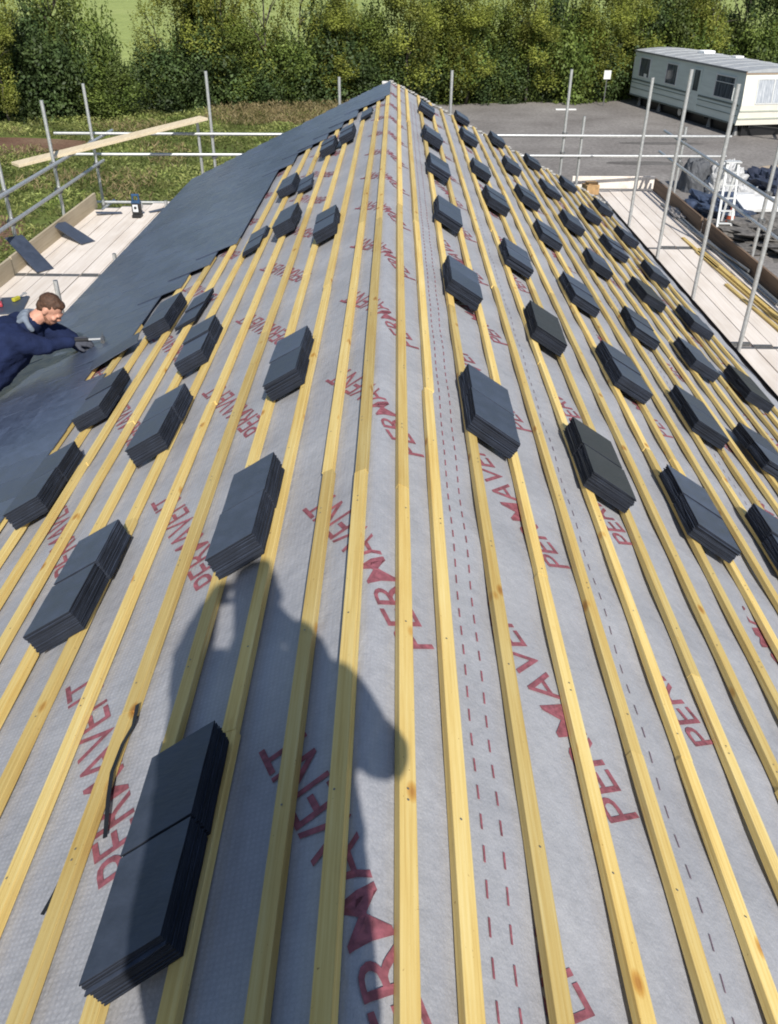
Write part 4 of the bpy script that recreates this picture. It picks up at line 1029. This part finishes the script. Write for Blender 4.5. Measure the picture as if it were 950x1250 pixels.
def person(J, face, label, M_, hands, up=(0, 0, 1), hair=True, beard=False, voxel=.007, hood=None, bulk=0.0):
    V = {k: Vector(v) for k, v in J.items()}; F = frame3(face, up)*.93
    b = MB(); head_into(b, V['head'], F)
    b.cap(V['neck'], V['head'] + F @ Vector((0, -.02, -.05)), .062, .056)
    b.cap(V['chest'], V['neck'], .10, .065); b.cap(V['pelvis'], V['chest'], .115, .12)
    for s in 'LR':
        b.cap(V['chest'], V['sh' + s], .085, .055); b.cap(V['sh' + s], V['el' + s], .046, .036); b.cap(V['el' + s], V['wr' + s], .036, .025)
        b.cap(V['pelvis'], V['hip' + s], .10, .085); b.cap(V['hip' + s], V['kn' + s], .078, .052); b.cap(V['kn' + s], V['an' + s], .050, .034); b.cap(V['an' + s], V['toe' + s], .036, .028)
        if hands[s][3] == 'bare': hand_into(b, V['wr' + s], *hands[s][:3], curl=hands[s][4])
    body = fuse(b, 'person', SKIN, None, voxel, 4); tag(body, label, 'person')
    j = MB()
    for s in 'LR':
        j.cap(V['hip' + s] + (V['chest'] - V['pelvis'])*.12, V['chest'].lerp(V['sh' + s], .55), .118 + bulk, .118 + bulk*.6)
        j.cap(V['chest'].lerp(V['sh' + s], .5), V['sh' + s], .105, .078)
        j.cap(V['sh' + s], V['el' + s], .074 + bulk*.3, .058 + bulk*.2); j.cap(V['el' + s], V['wr' + s].lerp(V['el' + s], .12), .060, .044)
    j.cap(V['pelvis'], V['chest'], .135 + bulk, .14 + bulk); j.cap(V['chest'], V['neck'], .11, .078)
    o = fuse(j, 'jacket', M_['jacket'], body, .011, 6); wrinkle(o, .016, 6.5, 2.0); 
    t = MB()
    for s in 'LR':
        t.cap(V['pelvis'], V['hip' + s], .128, .115); t.cap(V['hip' + s], V['kn' + s], .105, .075); t.cap(V['kn' + s], V['an' + s], .076, .062)
    o = fuse(t, 'trousers', M_['trousers'], body, .012, 6); wrinkle(o, .012, 6, 5.0)
    for s in 'LR':
        k = MB(); k.cap(V['an' + s] + Vector((0, 0, .06)), V['an' + s], .056, .056); k.cap(V['an' + s], V['toe' + s], .055, .046)
        fuse(k, 'boot', M_['boots'], body, .010, 4)
        if hands[s][3] == 'glove':
            k = MB(); hand_into(k, V['wr' + s], *hands[s][:3], curl=hands[s][4], g=.003); k.cap(V['el' + s].lerp(V['wr' + s], .78), V['wr' + s], .038, .030)
            fuse(k, 'glove', M_['glove'], body, .0045, 3)
    T = lambda x, y, z: V['head'] + F @ Vector((x, y, z))
    h = MB(); h.ell(T(0, -.020, .040), (.0775, .097, .088), F, 18, 12); h.ell(T(0, -.052, .002), (.0715, .060, .080), F, 18, 12); h.ell(T(0, .040, .084), (.056, .044, .030), F, 14, 10)
    o = fuse(h, 'hair', M_['hair'], body, .006, 4); wrinkle(o, .004, 40, 1.0)
    if beard:
        h = MB(); h.ell(T(0, .045, -.089), (.046, .046, .034), F, 14, 10)
        for s in (-1, 1): h.cap(T(s*.058, .0, -.05), T(s*.036, .052, -.085), .012, .019)
        h.ell(T(0, .094, -.052), (.026, .010, .006), F, 12, 8)
        o = fuse(h, 'beard', M_['beard'], body, .005, 3); wrinkle(o, .003, 50, 4.0)
    for s in (-1, 1):
        e = MB(); e.ell(T(s*.031, .083, -.006), (.012, .009, .009), F, 10, 8); e.build('eye', M_['eye'], body, True)
    if hood:
        h = MB(); n0 = V['neck']; a = F
        ring = [n0 + F @ Vector((.098*math.cos(w), -.085*math.sin(w) + .012, .012 + .03*math.sin(w))) for w in [math.pi*(-.12 + 1.24*k/10) for k in range(11)]]
        for p0, p1 in zip(ring, ring[1:]): h.cap(p0, p1, .023, .023)
        for k in range(3, 8): h.cap(ring[k], ring[k] + F @ Vector((0, -.02, -.06)), .028, .022)
        o = fuse(h, 'hood', M_['hood'], body, .008, 10); wrinkle(o, .006, 14, 7.0)
    return body
EYE = simple('eye_dark', (.03, .025, .02), .2, .2, 20)
HAIR = simple('brown_hair', (.075, .036, .020), .7, .4, 60, bmp=.5)
BOOT = cloth('work_boot', (.03, .025, .02)); NAVYC = cloth('navy_fleece', (.013, .021, .062)); BLACKT = cloth('black_trousers', (.012, .012, .016))
GLOVE = cloth('grey_glove', (.075, .08, .10)); HOODC = cloth('pale_grey_hood', (.20, .235, .29), .15)

# the slater leaning in from the grass side platform
hz = lambda x: RZ - (abs(x - RX))*math.tan(AL)
J = dict(head=(-2.60, 6.06, 3.665), neck=(-2.745, 6.02, 3.575), chest=(-2.94, 5.96, 3.43), pelvis=(-3.32, 5.58, 3.10),
         shR=(-2.83, 5.82, 3.50), elR=(-2.62, 5.90, 3.435), wrR=(-2.455, 6.02, 3.425),
         shL=(-2.80, 6.18, 3.50), elL=(-2.57, 6.22, 3.36), wrL=(-2.40, 6.10, 3.335),
         hipR=(-3.38, 5.56, 3.22), knR=(-3.30, 5.42, 2.98), anR=(-3.62, 5.22, 2.66), toeR=(-3.50, 5.30, 2.61),
         hipL=(-3.40, 5.76, 3.20), knL=(-3.62, 5.86, 2.93), anL=(-3.80, 5.72, 2.66), toeL=(-3.66, 5.78, 2.61))
person(J, (.80, -.05, -.74), 'bearded man in a navy fleece leaning over the laid slates with a hammer', dict(jacket=NAVYC, trousers=BLACKT, boots=BOOT, glove=GLOVE, hair=HAIR, beard=simple('brown_beard', (.22, .105, .065), .8, .3, 60, bmp=.5), eye=EYE, hood=HOODC),
       {'R': ((.93, .22, -.12), (.2, -.55, .8), 1, 'glove', .9), 'L': ((.85, -.30, -.22), (.3, .2, .9), -1, 'glove', .5)}, up=(.4, 0, .9), beard=True, hood=True, bulk=.07)
def hammer():
    root = empty('slate_hammer', (0, 0, 0)); tag(root, 'slate hammer held in the grey glove of the man in the navy fleece', 'hammer')
    a = Vector((-2.40, 6.02, 3.435)); b = Vector((-2.25, 6.07, 3.425))
    m = MB(); m.tube(a - (b - a)*.35, a + (b - a)*.35, .014, 10); m.build('grip', M['dark'], root)
    m = MB(); m.tube(a, b, .009, 10); m.build('shaft', M['steel'], root)
    h = MB(); d = Vector((-.28, .95, .1)).normalized(); h.tube(b - d*.05, b + d*.03, .016, 10); h.tube(b + d*.03, b + d*.11, .012, 10, 0, 1, .003); h.build('head', M['coupler'], root)
hammer()

# the person who takes the photograph, astride the ridge behind the camera
J = dict(head=(.10, -.26, 6.13), neck=(.09, -.28, 5.97), chest=(.035, -.30, 5.70), pelvis=(.0, -.36, 5.22),
         shR=(.265, -.28, 5.80), elR=(.325, -.17, 5.55), wrR=(.125, -.035, 5.82), shL=(-.11, -.29, 5.78), elL=(-.165, -.12, 5.74), wrL=(-.115, -.035, 5.88),
         hipR=(.085, -.36, 5.16), knR=(.20, -.30, 4.75), anR=(.26, -.36, 4.33), toeR=(.27, -.22, 4.27),
         hipL=(-.09, -.36, 5.16), knL=(-.19, -.30, 4.75), anL=(-.33, -.36, 4.33), toeL=(-.33, -.22, 4.27))
person(J, (-.05, .92, -.38), 'person standing astride the ridge holding up a phone, dark jacket and short hair', dict(jacket=cloth('dark_jacket', (.03, .035, .045)), trousers=BLACKT, boots=BOOT, glove=GLOVE, hair=HAIR, eye=EYE),
       {'R': ((-.55, .18, .75), (.45, .75, .2), 1, 'bare', .7), 'L': ((.55, .18, .75), (-.45, .75, .2), -1, 'bare', .7)}, voxel=.009, bulk=.035)

# ------------------------------------------------------------------ camera, phone, light
CAM = Vector((0, 0, 5.87))
right = Vector((0.999932, 0.008245, 0.008198)); down = Vector((0.011389, -0.552438, -0.833476)); fwd = Vector((-0.002343, 0.833513, -0.552494))
cd = bpy.data.cameras.new('Camera'); cam = bpy.data.objects.new('Camera', cd); col.objects.link(cam)
cam.matrix_world = Matrix(((right.x, -down.x, -fwd.x, CAM.x), (right.y, -down.y, -fwd.y, CAM.y), (right.z, -down.z, -fwd.z, CAM.z), (0, 0, 0, 1)))
cd.sensor_fit = 'VERTICAL'; cd.sensor_height = 24; cd.lens = 24*1010.89/1250; cd.clip_start = .03; cd.clip_end = 3000
scene.camera = cam
ph = empty('phone', mat=Matrix(((right.x, -down.x, -fwd.x, CAM.x), (right.y, -down.y, -fwd.y, CAM.y), (right.z, -down.z, -fwd.z, CAM.z), (0, 0, 0, 1))) @ Matrix.Translation((0, -.055, .012)))
tag(ph, 'slim dark phone held up by the person on the ridge', 'phone')
mb = MB(); mb.abox((0, 0, 0), (.074, .152, .0075)); mb.build('case', M['dark'], ph, bevel=.003)
mb = MB(); mb.abox((0, 0, .0040), (.068, .144, .0006)); mb.build('screen', simple('screen_glass', (.02, .022, .03), .1, .1, 4), ph)

travel = Vector((-0.1707, 0.7563, -0.6315))
sd = bpy.data.lights.new('Sun', 'SUN'); sd.energy = 5.0; sd.angle = R(.53); sd.color = (1.0, .955, .88)
sun = bpy.data.objects.new('Sun', sd); col.objects.link(sun); sun.rotation_euler = travel.to_track_quat('-Z', 'Y').to_euler(); sun.location = (3, -12, 18)
w = bpy.data.worlds.new('World'); scene.world = w; w.use_nodes = True
nt = w.node_tree; bg = nt.nodes['Background']; sky = nt.nodes.new('ShaderNodeTexSky'); sky.sky_type = 'NISHITA'; sky.sun_disc = False
sky.sun_elevation = R(39.2); sky.sun_rotation = math.atan2(.1707, -.7563); sky.air_density = 1.0; sky.dust_density = .6; sky.ozone_density = 1.0
nt.links.new(sky.outputs[0], bg.inputs[0]); bg.inputs[1].default_value = .105
scene.view_settings.view_transform = 'Standard'; scene.view_settings.look = 'None'; scene.view_settings.exposure = 0; scene.view_settings.gamma = 1
scene.render.engine = 'CYCLES'; scene.cycles.filter_width = 1.9
